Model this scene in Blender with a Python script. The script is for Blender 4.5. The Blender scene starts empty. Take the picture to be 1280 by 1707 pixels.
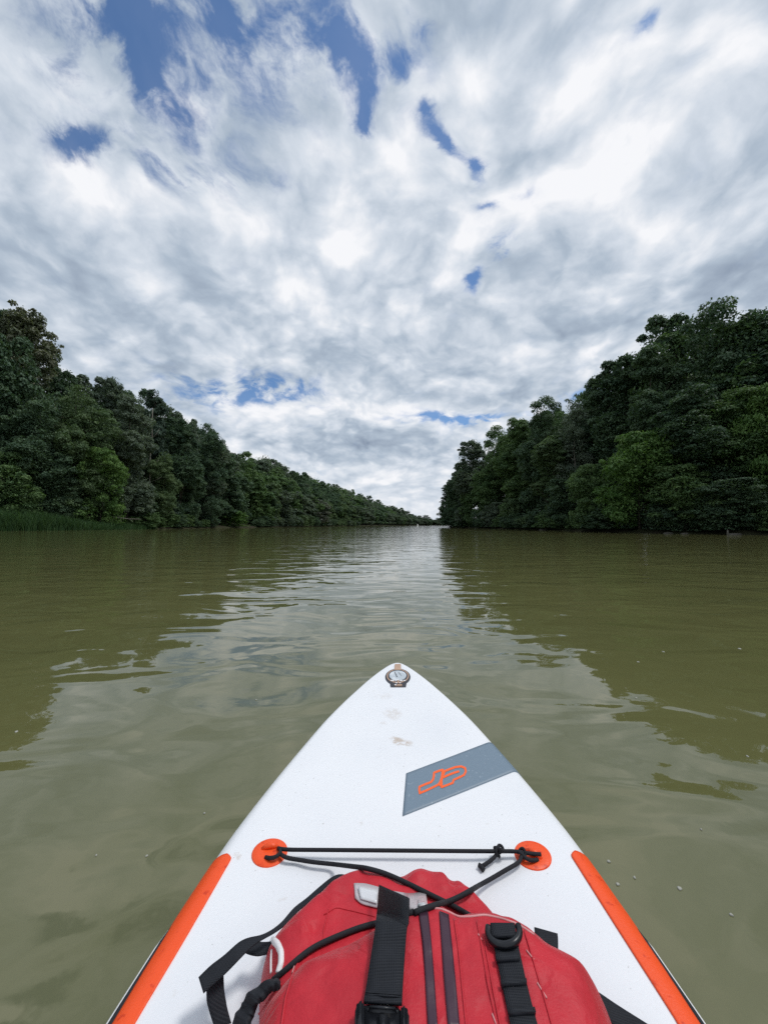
import bpy, bmesh, math, random
import numpy as np
from mathutils import Vector

C = bpy.context.scene.collection
R = math.radians
random.seed(7)

# ------------------------------------------------------------------ camera
EYE = 0.80                       # eye height above the water, kneeling on the board
FPX, UC, VH = 616.0, 640.0, 875.0
cam_d = bpy.data.cameras.new('camera')
cam = bpy.data.objects.new('camera', cam_d)
C.objects.link(cam)
cam.location = (0, 0, EYE)
cam.rotation_euler = (R(92.0), 0, 0)
cam_d.sensor_fit = 'VERTICAL'
cam_d.sensor_height = 36.0
cam_d.lens = 36.0 * FPX / 1707.0
cam_d.clip_start = 0.02
cam_d.clip_end = 9000
sc = bpy.context.scene
sc.camera = cam
sc.view_settings.view_transform = 'Standard'
sc.view_settings.look = 'None'
sc.view_settings.exposure = 0.0
sc.view_settings.gamma = 1.0
sc.cycles.max_bounces = 6
sc.cycles.diffuse_bounces = 3
sc.cycles.glossy_bounces = 3
sc.cycles.transmission_bounces = 2
sc.cycles.volume_bounces = 0
sc.cycles.caustics_reflective = False
sc.cycles.caustics_refractive = False
try:
    sc.cycles.use_denoising = False
    sc.cycles.denoiser = 'OPENIMAGEDENOISE'
    sc.cycles.denoising_prefilter = 'ACCURATE'
except Exception:
    pass

SUN_EL, SUN_AZ = 62.0, 80.0     # azimuth measured from +Y towards +X


# ------------------------------------------------------------------ node helper
class NT:
    def __init__(s, tree):
        s.t = tree
        s.t.nodes.clear()

    def n(s, kind, **kw):
        nd = s.t.nodes.new(kind)
        for k, v in kw.items():
            setattr(nd, k, v)
        return nd

    def put(s, sock, v):
        if isinstance(v, bpy.types.NodeSocket):
            s.t.links.new(v, sock)
        else:
            sock.default_value = v

    def m(s, op, a, b=None, c=None, clamp=False):
        nd = s.n('ShaderNodeMath', operation=op, use_clamp=clamp)
        for i, v in enumerate((a, b, c)):
            if v is not None:
                s.put(nd.inputs[i], v)
        return nd.outputs[0]

    def vm(s, op, a, b=None):
        nd = s.n('ShaderNodeVectorMath', operation=op)
        s.put(nd.inputs[0], a)
        if b is not None:
            s.put(nd.inputs[3] if op == 'SCALE' else nd.inputs[1], b)
        return nd.outputs['Value'] if op in ('DOT_PRODUCT', 'LENGTH', 'DISTANCE') else nd.outputs[0]

    def noise(s, vec, scale, detail=4, rough=.5, dist=0.0, out=0):
        nd = s.n('ShaderNodeTexNoise')
        s.put(nd.inputs['Vector'], vec)
        s.put(nd.inputs['Scale'], scale)
        s.put(nd.inputs['Detail'], detail)
        s.put(nd.inputs['Roughness'], rough)
        s.put(nd.inputs['Distortion'], dist)
        return nd.outputs[out]

    def sm(s, v, a, b, lo=0.0, hi=1.0, kind='SMOOTHSTEP'):
        nd = s.n('ShaderNodeMapRange', interpolation_type=kind)
        s.put(nd.inputs[0], v)
        s.put(nd.inputs[1], a); s.put(nd.inputs[2], b)
        s.put(nd.inputs[3], lo); s.put(nd.inputs[4], hi)
        return nd.outputs[0]

    def mix(s, f, a, b):
        nd = s.n('ShaderNodeMix', data_type='RGBA')
        s.put(nd.inputs[0], f)
        s.put(nd.inputs[6], a); s.put(nd.inputs[7], b)
        return nd.outputs[2]


def c4(c):
    return (c[0], c[1], c[2], 1.0)


# ------------------------------------------------------------------ sky: blue Nishita air behind a procedural cloud deck
world = bpy.data.worlds.new('World')
sc.world = world
world.use_nodes = True
SKY_STR = 0.10
ZB = 0.45
ZS = 1.25


def build_world():
    t = NT(world.node_tree)
    out = t.n('ShaderNodeOutputWorld')
    bg = t.n('ShaderNodeBackground')
    bg.inputs['Strength'].default_value = SKY_STR
    t.t.links.new(bg.outputs[0], out.inputs[0])
    sky = t.n('ShaderNodeTexSky')
    sky.sky_type = 'NISHITA'
    sky.sun_disc = False
    sky.sun_elevation = R(SUN_EL)
    sky.sun_rotation = R(SUN_AZ)
    sky.air_density = 1.0
    sky.dust_density = 0.6
    sky.ozone_density = 2.5
    tc = t.n('ShaderNodeTexCoord')
    d = t.vm('NORMALIZE', tc.outputs['Generated'])
    sep = t.n('ShaderNodeSeparateXYZ')
    t.put(sep.inputs[0], d)
    # the deck is nearly as deep as it is wide: its puffs shrink only mildly towards the horizon
    z = t.m('ADD', t.m('MAXIMUM', sep.outputs[2], 0.0), ZB)
    p = t.vm('SCALE', t.vm('MULTIPLY', d, (1.0, 1.0, ZS)), t.m('DIVIDE', 1.0, z))
    # domain warp so that cloud edges curl
    w = t.noise(p, 2.6, 4, .5, 0, 1)
    w = t.vm('SUBTRACT', w, (.5, .5, .5))
    pw = t.vm('ADD', p, t.vm('SCALE', w, .22))
    w2 = t.vm('SUBTRACT', t.noise(p, 13.0, 5, .6, 0, 1), (.5, .5, .5))
    pw2 = t.vm('ADD', pw, t.vm('SCALE', w2, .045))

    def pix(u, v):
        q = np.array([(u - UC) / FPX, 1.0, (VH - v) / FPX])
        q /= np.linalg.norm(q)
        return q * np.array([1, 1, ZS]) / (max(q[2], 0) + ZB)

    def spots(lst, src):
        tot = None
        for (u, v, ru, rv, rot, wt) in lst:
            c = pix(u, v)
            e = 4.0
            ca, sa = math.cos(R(rot)), math.sin(R(rot))
            d1 = (pix(u + e * ca, v + e * sa) - pix(u - e * ca, v - e * sa)) / (2 * e) * ru
            d2 = (pix(u - e * sa, v + e * ca) - pix(u + e * sa, v - e * ca)) / (2 * e) * rv
            J = np.linalg.pinv(np.array([d1, d2]).T)
            q = t.vm('SUBTRACT', src, tuple(c))
            a = t.vm('DOT_PRODUCT', q, tuple(J[0]))
            b = t.vm('DOT_PRODUCT', q, tuple(J[1]))
            r2 = t.m('ADD', t.m('MULTIPLY', a, a), t.m('MULTIPLY', b, b))
            g = t.m('POWER', 2.718, t.m('MULTIPLY', r2, -1.0))
            g = t.m('MULTIPLY', g, wt)
            tot = g if tot is None else t.m('ADD', tot, g)
        return tot

    # openings in the cloud deck, each where the blue shows
    blue = spots([
        (195, 40, 110, 42, 32, .80), (265, 120, 34, 55, -20, 1.05), (240, 75, 60, 50, 20, .45), (345, 18, 60, 24, 30, .60),
        (430, 35, 65, 24, 32, .85), (510, 60, 110, 70, 20, .46), (585, 85, 40, 40, 0, .65), (400, 90, 90, 40, 30, .30), (120, 110, 60, 40, 35, .30), (330, 130, 70, 40, 30, .26), (290, 110, 260, 150, 25, .46), (560, 70, 150, 110, 0, .42),
        (602, 175, 18, 36, 10, 1.2), (655, 75, 22, 30, 0, .5), (690, 5, 22, 26, -20, .6),
        (145, 252, 75, 26, 18, 1.05), (70, 215, 60, 34, 25, .42), (215, 240, 60, 20, 15, .45),
        (300, 305, 60, 28, 8, .78), (385, 300, 55, 18, -15, .5), (320, 215, 80, 30, 30, .42),
        (720, 155, 16, 22, -30, 1.15), (752, 200, 17, 38, -18, 1.35), (797, 240, 15, 30, 5, 1.3),
        (815, 330, 28, 12, -15, .75), (790, 285, 10, 24, 5, .5), (850, 420, 24, 24, 30, 1.1),
        (811, 465, 14, 20, 20, 1.15), (1100, 14, 22, 26, 30, .75), (1030, 70, 55, 26, -35, .32),
        (345, 655, 80, 34, 8, .72), (450, 648, 85, 20, 4, .95), (745, 690, 70, 12, 3, 1.1),
        (820, 688, 50, 13, -6, .65), (940, 668, 50, 16, -20, .7), (880, 300, 40, 20, -40, .25),
    ], pw2)
    n1 = t.noise(pw, 9.5, 8, .62, .25)
    n1b = t.noise(pw2, 19.0, 6, .62)
    ragged = t.m('ADD', t.m('MULTIPLY', t.m('SUBTRACT', n1, .5), 2.7), t.m('MULTIPLY', t.m('SUBTRACT', n1b, .5), 2.6))
    cov = t.m('ADD', blue, t.m('MULTIPLY', ragged, t.m('ADD', .34, t.m('MULTIPLY', t.m('MINIMUM', blue, 1.0), 1.25))))
    mask = t.sm(cov, .04, 1.45, 0.0, .93)

    # cloud body: broad light and dark masses, billows, and relief lit from above
    off = (-.02, .0, .045)
    f1 = t.noise(pw, 6.0, 7, .52, .1)
    f2 = t.noise(t.vm('ADD', pw, off), 6.0, 7, .52, .1)
    relief = t.m('MULTIPLY', t.m('SUBTRACT', f1, f2), 1.25)
    broad = t.m('MULTIPLY', t.m('SUBTRACT', t.noise(pw, 2.0, 3, .5), .5), .70)
    fine = t.m('MULTIPLY', t.m('SUBTRACT', t.noise(pw2, 15.0, 6, .62), .5), .46)
    vo = t.n('ShaderNodeTexVoronoi')
    vo.feature = 'SMOOTH_F1'
    t.put(vo.inputs['Vector'], pw2)
    vo.inputs['Scale'].default_value = 10.0
    vo.inputs['Detail'].default_value = 2.0
    vo.inputs['Roughness'].default_value = .5
    vo.inputs['Smoothness'].default_value = .6
    puff = t.m('MULTIPLY', t.m('SUBTRACT', .45, vo.outputs['Distance']), .62)
    lum = t.m('ADD', t.m('ADD', t.m('ADD', relief, broad), fine), puff)
    lum = t.m('ADD', lum, spots([
        (150, 190, 70, 45, 30, .24), (420, 130, 110, 70, 30, .16), (640, 240, 90, 45, 0, .20),
        (360, 370, 160, 50, 15, .24), (120, 300, 110, 40, 28, .26), (560, 480, 160, 70, 0, .12),
        (950, 145, 130, 45, -25, .26), (1220, 90, 90, 70, 0, .22), (950, 280, 45, 30, 0, .24),
        (1070, 385, 65, 45, -10, .24), (800, 400, 60, 60, 0, .18), (700, 330, 110, 40, 0, .20),
        (590, 678, 190, 20, 2, .36), (1130, 470, 26, 18, 0, .20), (940, 590, 120, 30, -10, .12),
        (640, 795, 50, 10, 0, .15), (760, 715, 60, 20, 0, .16), (760, 60, 100, 60, 0, .10),
        (1240, 410, 130, 60, -20, -.26), (1150, 300, 150, 50, -30, -.14), (830, 60, 150, 80, -10, .20), (700, 130, 90, 60, 0, .12), (1050, 200, 160, 60, -25, .12), (60, 500, 130, 60, 18, -.10),
        (220, 545, 150, 55, 10, -.09), (110, 390, 110, 40, 30, -.22), (610, 737, 130, 26, 0, -.36),
        (760, 545, 130, 50, 0, -.12), (1000, 520, 120, 55, -10, -.12),
        (470, 430, 140, 34, 10, -.16), (700, 620, 170, 26, 0, -.12), (1250, 220, 90, 50, -20, -.18),
        (860, 640, 150, 18, -3, -.14), (560, 640, 150, 14, 0, -.08), (330, 500, 160, 30, 6, -.16),
    ], pw))
    lum = t.m('ADD', lum, .86)
    # thin clouds low over the horizon run together into a pale veil
    low = t.sm(sep.outputs[2], .02, .22, 1.0, 0.0)
    lum = t.m('ADD', t.m('MULTIPLY', lum, t.m('SUBTRACT', 1.0, t.m('MULTIPLY', low, .52))), t.m('MULTIPLY', low, .50))
    ramp = t.n('ShaderNodeValToRGB')
    lum = t.m('ADD', t.m('MULTIPLY', lum, .86), .13)
    t.put(ramp.inputs[0], lum)
    el = ramp.color_ramp.elements
    el[0].position, el[0].color = 0.0, c4((.24, .30, .40))
    el[1].position, el[1].color = 1.0, c4((.925, .935, .965))
    e = el.new(.42); e.color = c4((.43, .51, .61))
    e = el.new(.715); e.color = c4((.66, .72, .80))
    cl = t.vm('SCALE', ramp.outputs[0], 1.0 / SKY_STR)
    skyc = t.vm('MULTIPLY', sky.outputs[0], SKY_TINT)
    col = t.mix(mask, cl, skyc)
    t.put(bg.inputs['Color'], col)
    world.cycles.sampling_method = 'MANUAL'
    world.cycles.sample_map_resolution = 1024


SKY_TINT = (.70, .98, 1.22)
build_world()

sun_d = bpy.data.lights.new('sun', 'SUN')
sun_d.energy = 1.9
sun_d.angle = R(14)
sun_d.color = (1.0, .975, .94)
sun = bpy.data.objects.new('sun', sun_d)
C.objects.link(sun)
sd = Vector((math.sin(R(SUN_AZ)) * math.cos(R(SUN_EL)), math.cos(R(SUN_AZ)) * math.cos(R(SUN_EL)), math.sin(R(SUN_EL))))
sun.rotation_euler = sd.to_track_quat('Z', 'Y').to_euler()
sun.location = (-40, 60, 90)


# ------------------------------------------------------------------ object helpers
def mesh(name, V, F, mats, smooth=False, mi=None):
    me = bpy.data.meshes.new(name)
    V = np.asarray(V, dtype=np.float64)
    me.from_pydata(V.tolist(), [], [tuple(f) for f in F]) if not isinstance(F, np.ndarray) else fast_fill(me, V, F)
    for m in (mats if isinstance(mats, (list, tuple)) else [mats]):
        me.materials.append(m)
    if mi is not None:
        me.polygons.foreach_set('material_index', np.asarray(mi, dtype=np.int32))
    if smooth:
        me.polygons.foreach_set('use_smooth', np.ones(len(me.polygons), dtype=bool))
    me.update()
    return me


def fast_fill(me, V, F):
    n, k = F.shape
    me.vertices.add(len(V))
    me.vertices.foreach_set('co', V.astype(np.float32).ravel())
    me.loops.add(n * k)
    me.loops.foreach_set('vertex_index', F.astype(np.int32).ravel())
    me.polygons.add(n)
    me.polygons.foreach_set('loop_start', np.arange(0, n * k, k, dtype=np.int32))
    me.polygons.foreach_set('loop_total', np.full(n, k, dtype=np.int32))
    me.update(calc_edges=True)


def tag(o, label=None, cat=None, group=None, kind=None):
    for k, v in (('label', label), ('category', cat), ('group', group), ('kind', kind)):
        if v:
            o[k] = v
    return o


def obj(name, me, parent=None, loc=None):
    o = bpy.data.objects.new(name, me)
    C.objects.link(o)
    if parent is not None:
        o.parent = parent
    if loc is not None:
        o.location = loc
    return o


def empty(name, loc):
    o = bpy.data.objects.new(name, None)
    o.empty_display_size = .2
    C.objects.link(o)
    o.location = loc
    return o


def part(name, V, F, mat, root, smooth=True, base=None, mi=None):
    """a part given in world coordinates, stored relative to its thing"""
    b = np.array(base if base is not None else root.location)
    return obj(name, mesh(name, np.asarray(V) - b, F, mat, smooth, mi), root)


def new_mat(name):
    m = bpy.data.materials.new(name)
    m.use_nodes = True
    return m, NT(m.node_tree)


def principled(t, base, rough=.5, spec=.5, bump=None, bump_d=.001, **kw):
    b = t.n('ShaderNodeBsdfPrincipled')
    t.put(b.inputs['Base Color'], base)
    t.put(b.inputs['Roughness'], rough)
    t.put(b.inputs['Specular IOR Level'], spec)
    for k, v in kw.items():
        t.put(b.inputs[k], v)
    if bump is not None:
        bp = t.n('ShaderNodeBump')
        bp.inputs['Strength'].default_value = 1.0
        bp.inputs['Distance'].default_value = bump_d
        t.put(bp.inputs['Height'], bump)
        t.put(b.inputs['Normal'], bp.outputs[0])
    o = t.n('ShaderNodeOutputMaterial')
    t.t.links.new(b.outputs[0], o.inputs[0])
    return b


def opos(t):
    return t.n('ShaderNodeTexCoord').outputs['Object']


def wpos(t):
    return t.n('ShaderNodeNewGeometry').outputs['Position']


# ------------------------------------------------------------------ banks, terrain, water
LEFT = np.array([(-58, -120), (-54, -40), (-51, 10), (-49, 45), (-44, 58), (-43, 72), (-42, 105), (-41, 135), (-37, 190), (-21, 290),
                 (4, 430), (70, 690), (125, 800), (230, 930), (380, 1060)], float)
RIGHT = np.array([(38, -120), (35, -30), (32.5, 10), (30.0, 28), (26.4, 35), (24.6, 43), (24.3, 58), (22.6, 86), (19.2, 114),
                  (20.5, 120), (30, 127), (60, 150), (140, 230), (260, 400), (380, 560), (700, 900)], float)


def signed(P, line, side):
    """distance from points P (n,2) to a polyline, positive on the land side"""
    best = np.full(len(P), 1e9)
    sg = np.zeros(len(P))
    for a, b in zip(line[:-1], line[1:]):
        ab = b - a
        tt = np.clip(((P - a) @ ab) / (ab @ ab), 0, 1)
        q = a + tt[:, None] * ab
        dd = np.hypot(*(P - q).T)
        cr = ab[0] * (P[:, 1] - a[1]) - ab[1] * (P[:, 0] - a[0])
        upd = dd < best - 1e-9
        best = np.where(upd, dd, best)
        sg = np.where(upd, np.sign(cr) * side, sg)
    return best * sg


def height(P):
    P = np.atleast_2d(np.asarray(P, float))
    dl, dr = signed(P, LEFT, 1), signed(P, RIGHT, -1)
    zl = np.interp(dl, [-8, -1.5, 0, .6, 3, 9, 22, 40, 80, 300], [-2.5, -.8, -.12, .28, .6, 1.5, 5.0, 9.0, 12, 16])
    zr = np.interp(dr, [-8, -1.5, 0, .6, 3, 9, 22, 40, 80, 300], [-2.5, -.8, -.12, .28, .6, 1.5, 4.0, 6.0, 8, 10])
    return np.maximum(zl, zr)


def hz(x, y):
    return float(height([(x, y)])[0])


def grid_axis(lo, hi, dense_lo, dense_hi, d1, d2):
    a = list(np.arange(lo, dense_lo, d2)) + list(np.arange(dense_lo, dense_hi, d1)) + list(np.arange(dense_hi, hi + d2, d2))
    return np.array(sorted(set(a)))


def setting():
    m, t = new_mat('forest_floor')
    p = wpos(t)
    n = t.noise(p, .35, 6, .6)
    n2 = t.noise(p, 4.0, 5, .6)
    col = t.mix(t.sm(n, .35, .65), c4((.030, .026, .017)), c4((.030, .042, .016)))
    principled(t, t.mix(t.m('MULTIPLY', n2, .5), col, c4((.055, .045, .030))), .9, .1, n2, .05)
    xs = grid_axis(-460, 720, -62, 62, 1.5, 12)
    ys = grid_axis(-130, 1150, -40, 145, 1.5, 10)
    X, Y = np.meshgrid(xs, ys)
    P = np.stack([X.ravel(), Y.ravel()], 1)
    Z = height(P)
    rng = np.random.default_rng(3)
    Z = Z + np.where(Z > .3, rng.normal(0, .06, len(Z)), rng.normal(0, .03, len(Z)))
    nx, ny = len(xs), len(ys)
    i = np.arange(nx * ny).reshape(ny, nx)
    F = np.stack([i[:-1, :-1], i[:-1, 1:], i[1:, 1:], i[1:, :-1]], -1).reshape(-1, 4)
    o = obj('terrain', mesh('terrain', np.column_stack([P, Z]), F, m, True))
    tag(o, kind='structure')

    # one sheet of water to the horizon
    m, t = new_mat('river_water')
    p = wpos(t)
    mp = t.n('ShaderNodeMapping')
    t.put(mp.inputs['Vector'], p)
    mp.inputs['Rotation'].default_value = (0, 0, R(8))
    mp.inputs['Scale'].default_value = (.52, 1.0, 1.0)
    q = mp.outputs[0]
    big = t.noise(q, .55, 2, .45, .3)
    mid = t.noise(q, 2.3, 2, .5, .6)
    small = t.noise(q, 5.5, 2, .5, .4)
    tiny = t.noise(p, 17.0, 2, .5)
    patch = t.sm(t.noise(p, .09, 3, .5), .38, .68)
    # wind ruffles the open reach far away, the water near the board lies calmer
    sep = t.n('ShaderNodeSeparateXYZ')
    t.put(sep.inputs[0], p)
    far = t.sm(sep.outputs[1], 2.0, 22.0, .38, 1.0)
    h = t.m('ADD', t.m('MULTIPLY', big, WAVE[0]), t.m('MULTIPLY', mid, WAVE[1]))
    rip = t.m('MULTIPLY', t.m('ADD', t.m('MULTIPLY', small, WAVE[2]), t.m('MULTIPLY', tiny, WAVE[3])),
              t.m('MULTIPLY', far, t.m('ADD', .35, patch)))
    h = t.m('ADD', h, rip)
    murk = t.mix(t.sm(t.noise(p, .6, 4, .5), .3, .7), c4(MURK[0]), c4(MURK[1]))
    principled(t, murk, .018, .5, h, 1.0, IOR=1.66)
    o = obj('water', mesh('water', [(-3000, -3000, 0), (3000, -3000, 0), (3000, 3000, 0), (-3000, 3000, 0)], [(0, 1, 2, 3)], m))
    tag(o, kind='structure')


WAVE = (.028, .0215, .0066, .0013)
MURK = ((.104, .106, .041), (.115, .115, .045))
setting()

# ------------------------------------------------------------------ foliage materials


def leaf_mat(name, a, b, trans=.25):
    m, t = new_mat(name)
    at = t.n('ShaderNodeAttribute')
    at.attribute_name = 'tint'
    oi = t.n('ShaderNodeObjectInfo')
    f = t.m('ADD', t.m('MULTIPLY', at.outputs['Fac'], .8), t.m('MULTIPLY', oi.outputs['Random'], .2))
    col = t.mix(f, c4(a), c4(b))
    bs = t.n('ShaderNodeBsdfPrincipled')
    t.put(bs.inputs['Base Color'], col)
    bs.inputs['Roughness'].default_value = .62
    bs.inputs['Specular IOR Level'].default_value = .22
    tr = t.n('ShaderNodeBsdfTranslucent')
    t.put(tr.inputs['Color'], t.vm('MULTIPLY', col, (1.1, 1.25, .6)))
    mx = t.n('ShaderNodeMixShader')
    mx.inputs[0].default_value = trans
    t.t.links.new(bs.outputs[0], mx.inputs[1])
    t.t.links.new(tr.outputs[0], mx.inputs[2])
    o = t.n('ShaderNodeOutputMaterial')
    t.t.links.new(mx.outputs[0], o.inputs[0])
    return m


LEAF = {
    'deep': leaf_mat('leaf_deep_green', (.048, .092, .060), (.112, .172, .092)),
    'green': leaf_mat('leaf_mid_green', (.064, .124, .055), (.142, .220, .080)),
    'olive': leaf_mat('leaf_olive', (.070, .122, .060), (.145, .205, .092)),
    'bright': leaf_mat('leaf_fresh_green', (.072, .150, .044), (.155, .250, .072), .32),
    'grey': leaf_mat('leaf_grey_green', (.080, .120, .090), (.160, .202, .140)),
    'rust': leaf_mat('leaf_rusty_green', (.088, .120, .078), (.185, .190, .128)),
    'needle': leaf_mat('spruce_needles', (.040, .074, .056), (.080, .120, .080), .1),
    'pale': leaf_mat('leaf_silvery', (.120, .138, .116), (.205, .215, .180)),
}


def bark_mat(name, a, b):
    m, t = new_mat(name)
    p = opos(t)
    mp = t.n('ShaderNodeMapping')
    t.put(mp.inputs['Vector'], p)
    mp.inputs['Scale'].default_value = (6, 6, 1.2)
    n = t.noise(mp.outputs[0], 2.0, 6, .6)
    principled(t, t.mix(t.sm(n, .35, .65), c4(a), c4(b)), .9, .15, n, .03)
    return m


BARK = bark_mat('bark_dark', (.040, .034, .026), (.085, .075, .060))
PALEBARK = bark_mat('bark_pale', (.13, .12, .10), (.30, .28, .24))


# ------------------------------------------------------------------ tree builders
def tube_path(pts, rad, n=8):
    """tapered tube along points; returns verts and quads"""
    pts = np.asarray(pts, float)
    rad = np.asarray(rad, float)
    V, F = [], []
    up = np.array([0, 0, 1.0])
    prev = None
    for i, p in enumerate(pts):
        a = pts[max(i - 1, 0)]
        b = pts[min(i + 1, len(pts) - 1)]
        d = b - a
        d = d / (np.linalg.norm(d) + 1e-9)
        if prev is None:
            ref = up if abs(d[2]) < .9 else np.array([1.0, 0, 0])
            u = np.cross(ref, d)
        else:
            u = prev - d * (prev @ d)
        u /= np.linalg.norm(u) + 1e-9
        prev = u
        v = np.cross(d, u)
        for k in range(n):
            a_ = 2 * math.pi * k / n
            V.append(p + rad[i] * (math.cos(a_) * u + math.sin(a_) * v))
    for i in range(len(pts) - 1):
        for k in range(n):
            k2 = (k + 1) % n
            F.append((i * n + k, i * n + k2, (i + 1) * n + k2, (i + 1) * n + k))
    b = len(V)
    V.append(pts[0]); V.append(pts[-1])
    for k in range(n):
        F.append((b, (k + 1) % n, k))
        F.append((b + 1, (len(pts) - 1) * n + k, (len(pts) - 1) * n + (k + 1) % n))
    return V, F


class MB:
    def __init__(s):
        s.V, s.F = [], []

    def add(s, VF):
        V, F = VF
        b = len(s.V)
        s.V += [tuple(v) for v in V]
        s.F += [tuple(i + b for i in f) for f in F]
        return s


def leaf_cloud(cen, nrm, size, tint, rng, aspect=.62, droop=.25):
    """one small pointed, folded leaf spray per centre (two triangles-quads sharing a rib)"""
    n = len(cen)
    a = rng.normal(0, 1, (n, 3))
    t1 = a - nrm * np.sum(a * nrm, 1, keepdims=True)
    t1 /= np.linalg.norm(t1, axis=1, keepdims=True) + 1e-9
    t2 = np.cross(nrm, t1)
    L = size[:, None]
    w = L * aspect * .5
    tip = cen + t1 * L * .55 - np.array([0, 0, 1]) * L * droop * .5
    tail = cen - t1 * L * .45
    l = cen + t2 * w - nrm * w * .25
    r = cen - t2 * w - nrm * w * .25
    V = np.stack([tail, l, tip, r], 1).reshape(-1, 3)
    F = np.arange(n * 4).reshape(n, 4)
    return V, F, np.repeat(tint, 4)


def crown(seed, H, Rr, kind, nleaf, lsize, clumps):
    """foliage of a tree H metres tall with a crown radius of about Rr"""
    rng = np.random.default_rng(seed)
    cs, rs = [], []
    if kind == 'spruce':
        z = .08 * H
        while z < H * .985:
            f = 1 - z / H
            rr = Rr * (f ** .75) * rng.uniform(.55, 1.15)
            k = max(3, int(9 * f) + 2)
            a0 = rng.uniform(0, 6.28)
            for j in range(k):
                a = a0 + 6.28 * j / k + rng.normal(0, .15)
                for q in np.linspace(.25, 1, 4):
                    cs.append((math.cos(a) * rr * q, math.sin(a) * rr * q, z - .22 * rr * q * q + .0))
                    rs.append(.15 * Rr * (1.15 - .55 * q))
            z += H * .032
    else:
        lean = rng.normal(0, .05 * Rr, 2)
        lobes = []
        nl = {'tall': 9, 'broad': 8, 'airy': 8, 'shrub': 7, 'fir': 16}[kind]
        for j in range(nl):
            a = j * 2.4 + rng.uniform(-.5, .5)
            fz = {'tall': rng.uniform(.22, .86), 'broad': rng.uniform(.30, .82), 'airy': rng.uniform(.28, .85), 'shrub': rng.uniform(.25, .7), 'fir': .10 + .82 * j / 15}[kind]
            prof = math.sin(math.pi * min(max((fz - .02) / 1.0, 0), 1)) ** .55
            q = rng.uniform(.42, .68)
            if kind == 'fir':
                prof = (1 - fz) ** .6
                q = rng.uniform(.35, .85)
            lobes.append((math.cos(a) * Rr * q * prof, math.sin(a) * Rr * q * prof, fz * H, Rr * rng.uniform(.36, .56) * ((1.05 - fz) ** .5 if kind == 'fir' else 1), rng.uniform(.75, 1.15)))
        lobes.append((lean[0], lean[1], H * (.86 if kind != 'fir' else .90), Rr * (.42 if kind != 'fir' else .17), 1.1 if kind != 'fir' else 2.4))
        lobes.append((lean[0], lean[1], H * .55, Rr * .55, 1.6))
        for j in range(3):
            a = j * 2.1 + rng.uniform(0, 1)
            lobes.append((math.cos(a) * Rr * .55, math.sin(a) * Rr * .55, H * rng.uniform(.10, .20), Rr * rng.uniform(.30, .42), .9))
        wts = np.array([l[3] ** 2 for l in lobes])
        wts /= wts.sum()
        for j in range(clumps):
            l = lobes[rng.choice(len(lobes), p=wts)]
            d = rng.normal(0, 1, 3)
            d[2] = d[2] * .9 + .25
            d /= np.linalg.norm(d)
            q = rng.uniform(.66, 1.04) if rng.random() < .82 else rng.uniform(1.04, 1.20)
            tip = q > 1.04
            p = np.array(l[:3]) + d * l[3] * q * np.array([1, 1, l[4]])
            p[2] = min(max(p[2], .05 * H), H * .985)
            cs.append(p)
            rs.append(Rr * (rng.uniform(.05, .10) if tip else rng.uniform(.08, .19)) * (.85 if kind == 'airy' else 1))
    cs, rs = np.array(cs), np.array(rs)
    ct = rng.uniform(0, 1, len(cs))
    w = rs ** 2
    idx = rng.choice(len(cs), nleaf, p=w / w.sum())
    d = rng.normal(0, 1, (nleaf, 3))
    d[:, 2] = d[:, 2] * .7 + .35
    d /= np.linalg.norm(d, axis=1, keepdims=True)
    q = rng.uniform(.35, 1.08, nleaf) ** .6
    flat = .62 if kind != 'spruce' else .55
    cen = cs[idx] + d * (rs[idx] * q)[:, None] * np.array([1.25, 1.25, flat])
    # each spray hangs down a little away from the stem
    rad = np.hypot(cen[:, 0] - cs[idx][:, 0], cen[:, 1] - cs[idx][:, 1])
    cen[:, 2] -= .12 * rad ** 2 / np.maximum(rs[idx], .2)
    if kind != 'spruce':                     # loose sprays between the clumps
        k = rng.random(nleaf) < .26
        L_ = np.array([l[:5] for l in lobes])
        li = rng.choice(len(lobes), nleaf, p=wts)
        dd = rng.normal(0, 1, (nleaf, 3)); dd /= np.linalg.norm(dd, axis=1, keepdims=True)
        qq = rng.uniform(.5, 1.05, nleaf) * L_[li, 3]
        loose = L_[li, :3] + dd * qq[:, None] * np.column_stack([np.ones(nleaf), np.ones(nleaf), L_[li, 4]])
        cen = np.where(k[:, None], loose, cen)
        cen[:, 2] = np.minimum(cen[:, 2], H)
    nr = d * .55 + np.array([0, 0, 1.0]) * .75 + rng.normal(0, .42, (nleaf, 3))
    nr /= np.linalg.norm(nr, axis=1, keepdims=True)
    size = lsize * rng.uniform(.6, 1.35, nleaf)
    tint = np.clip(ct[idx] * .70 + rng.uniform(0, .30, nleaf), 0, 1)
    cen[:, 2] = np.maximum(cen[:, 2], .12)
    V, F, T = leaf_cloud(cen, nr, size, tint, rng, .62 if kind != 'fir' else .30, .3 if kind != 'fir' else 1.1)
    return V, F, T, cs, rs


def crown_mesh(name, V, F, T, mat):
    me = mesh(name, V, F, mat)
    at = me.attributes.new('tint', 'FLOAT', 'POINT')
    at.data.foreach_set('value', T.astype(np.float32))
    return me


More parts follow.
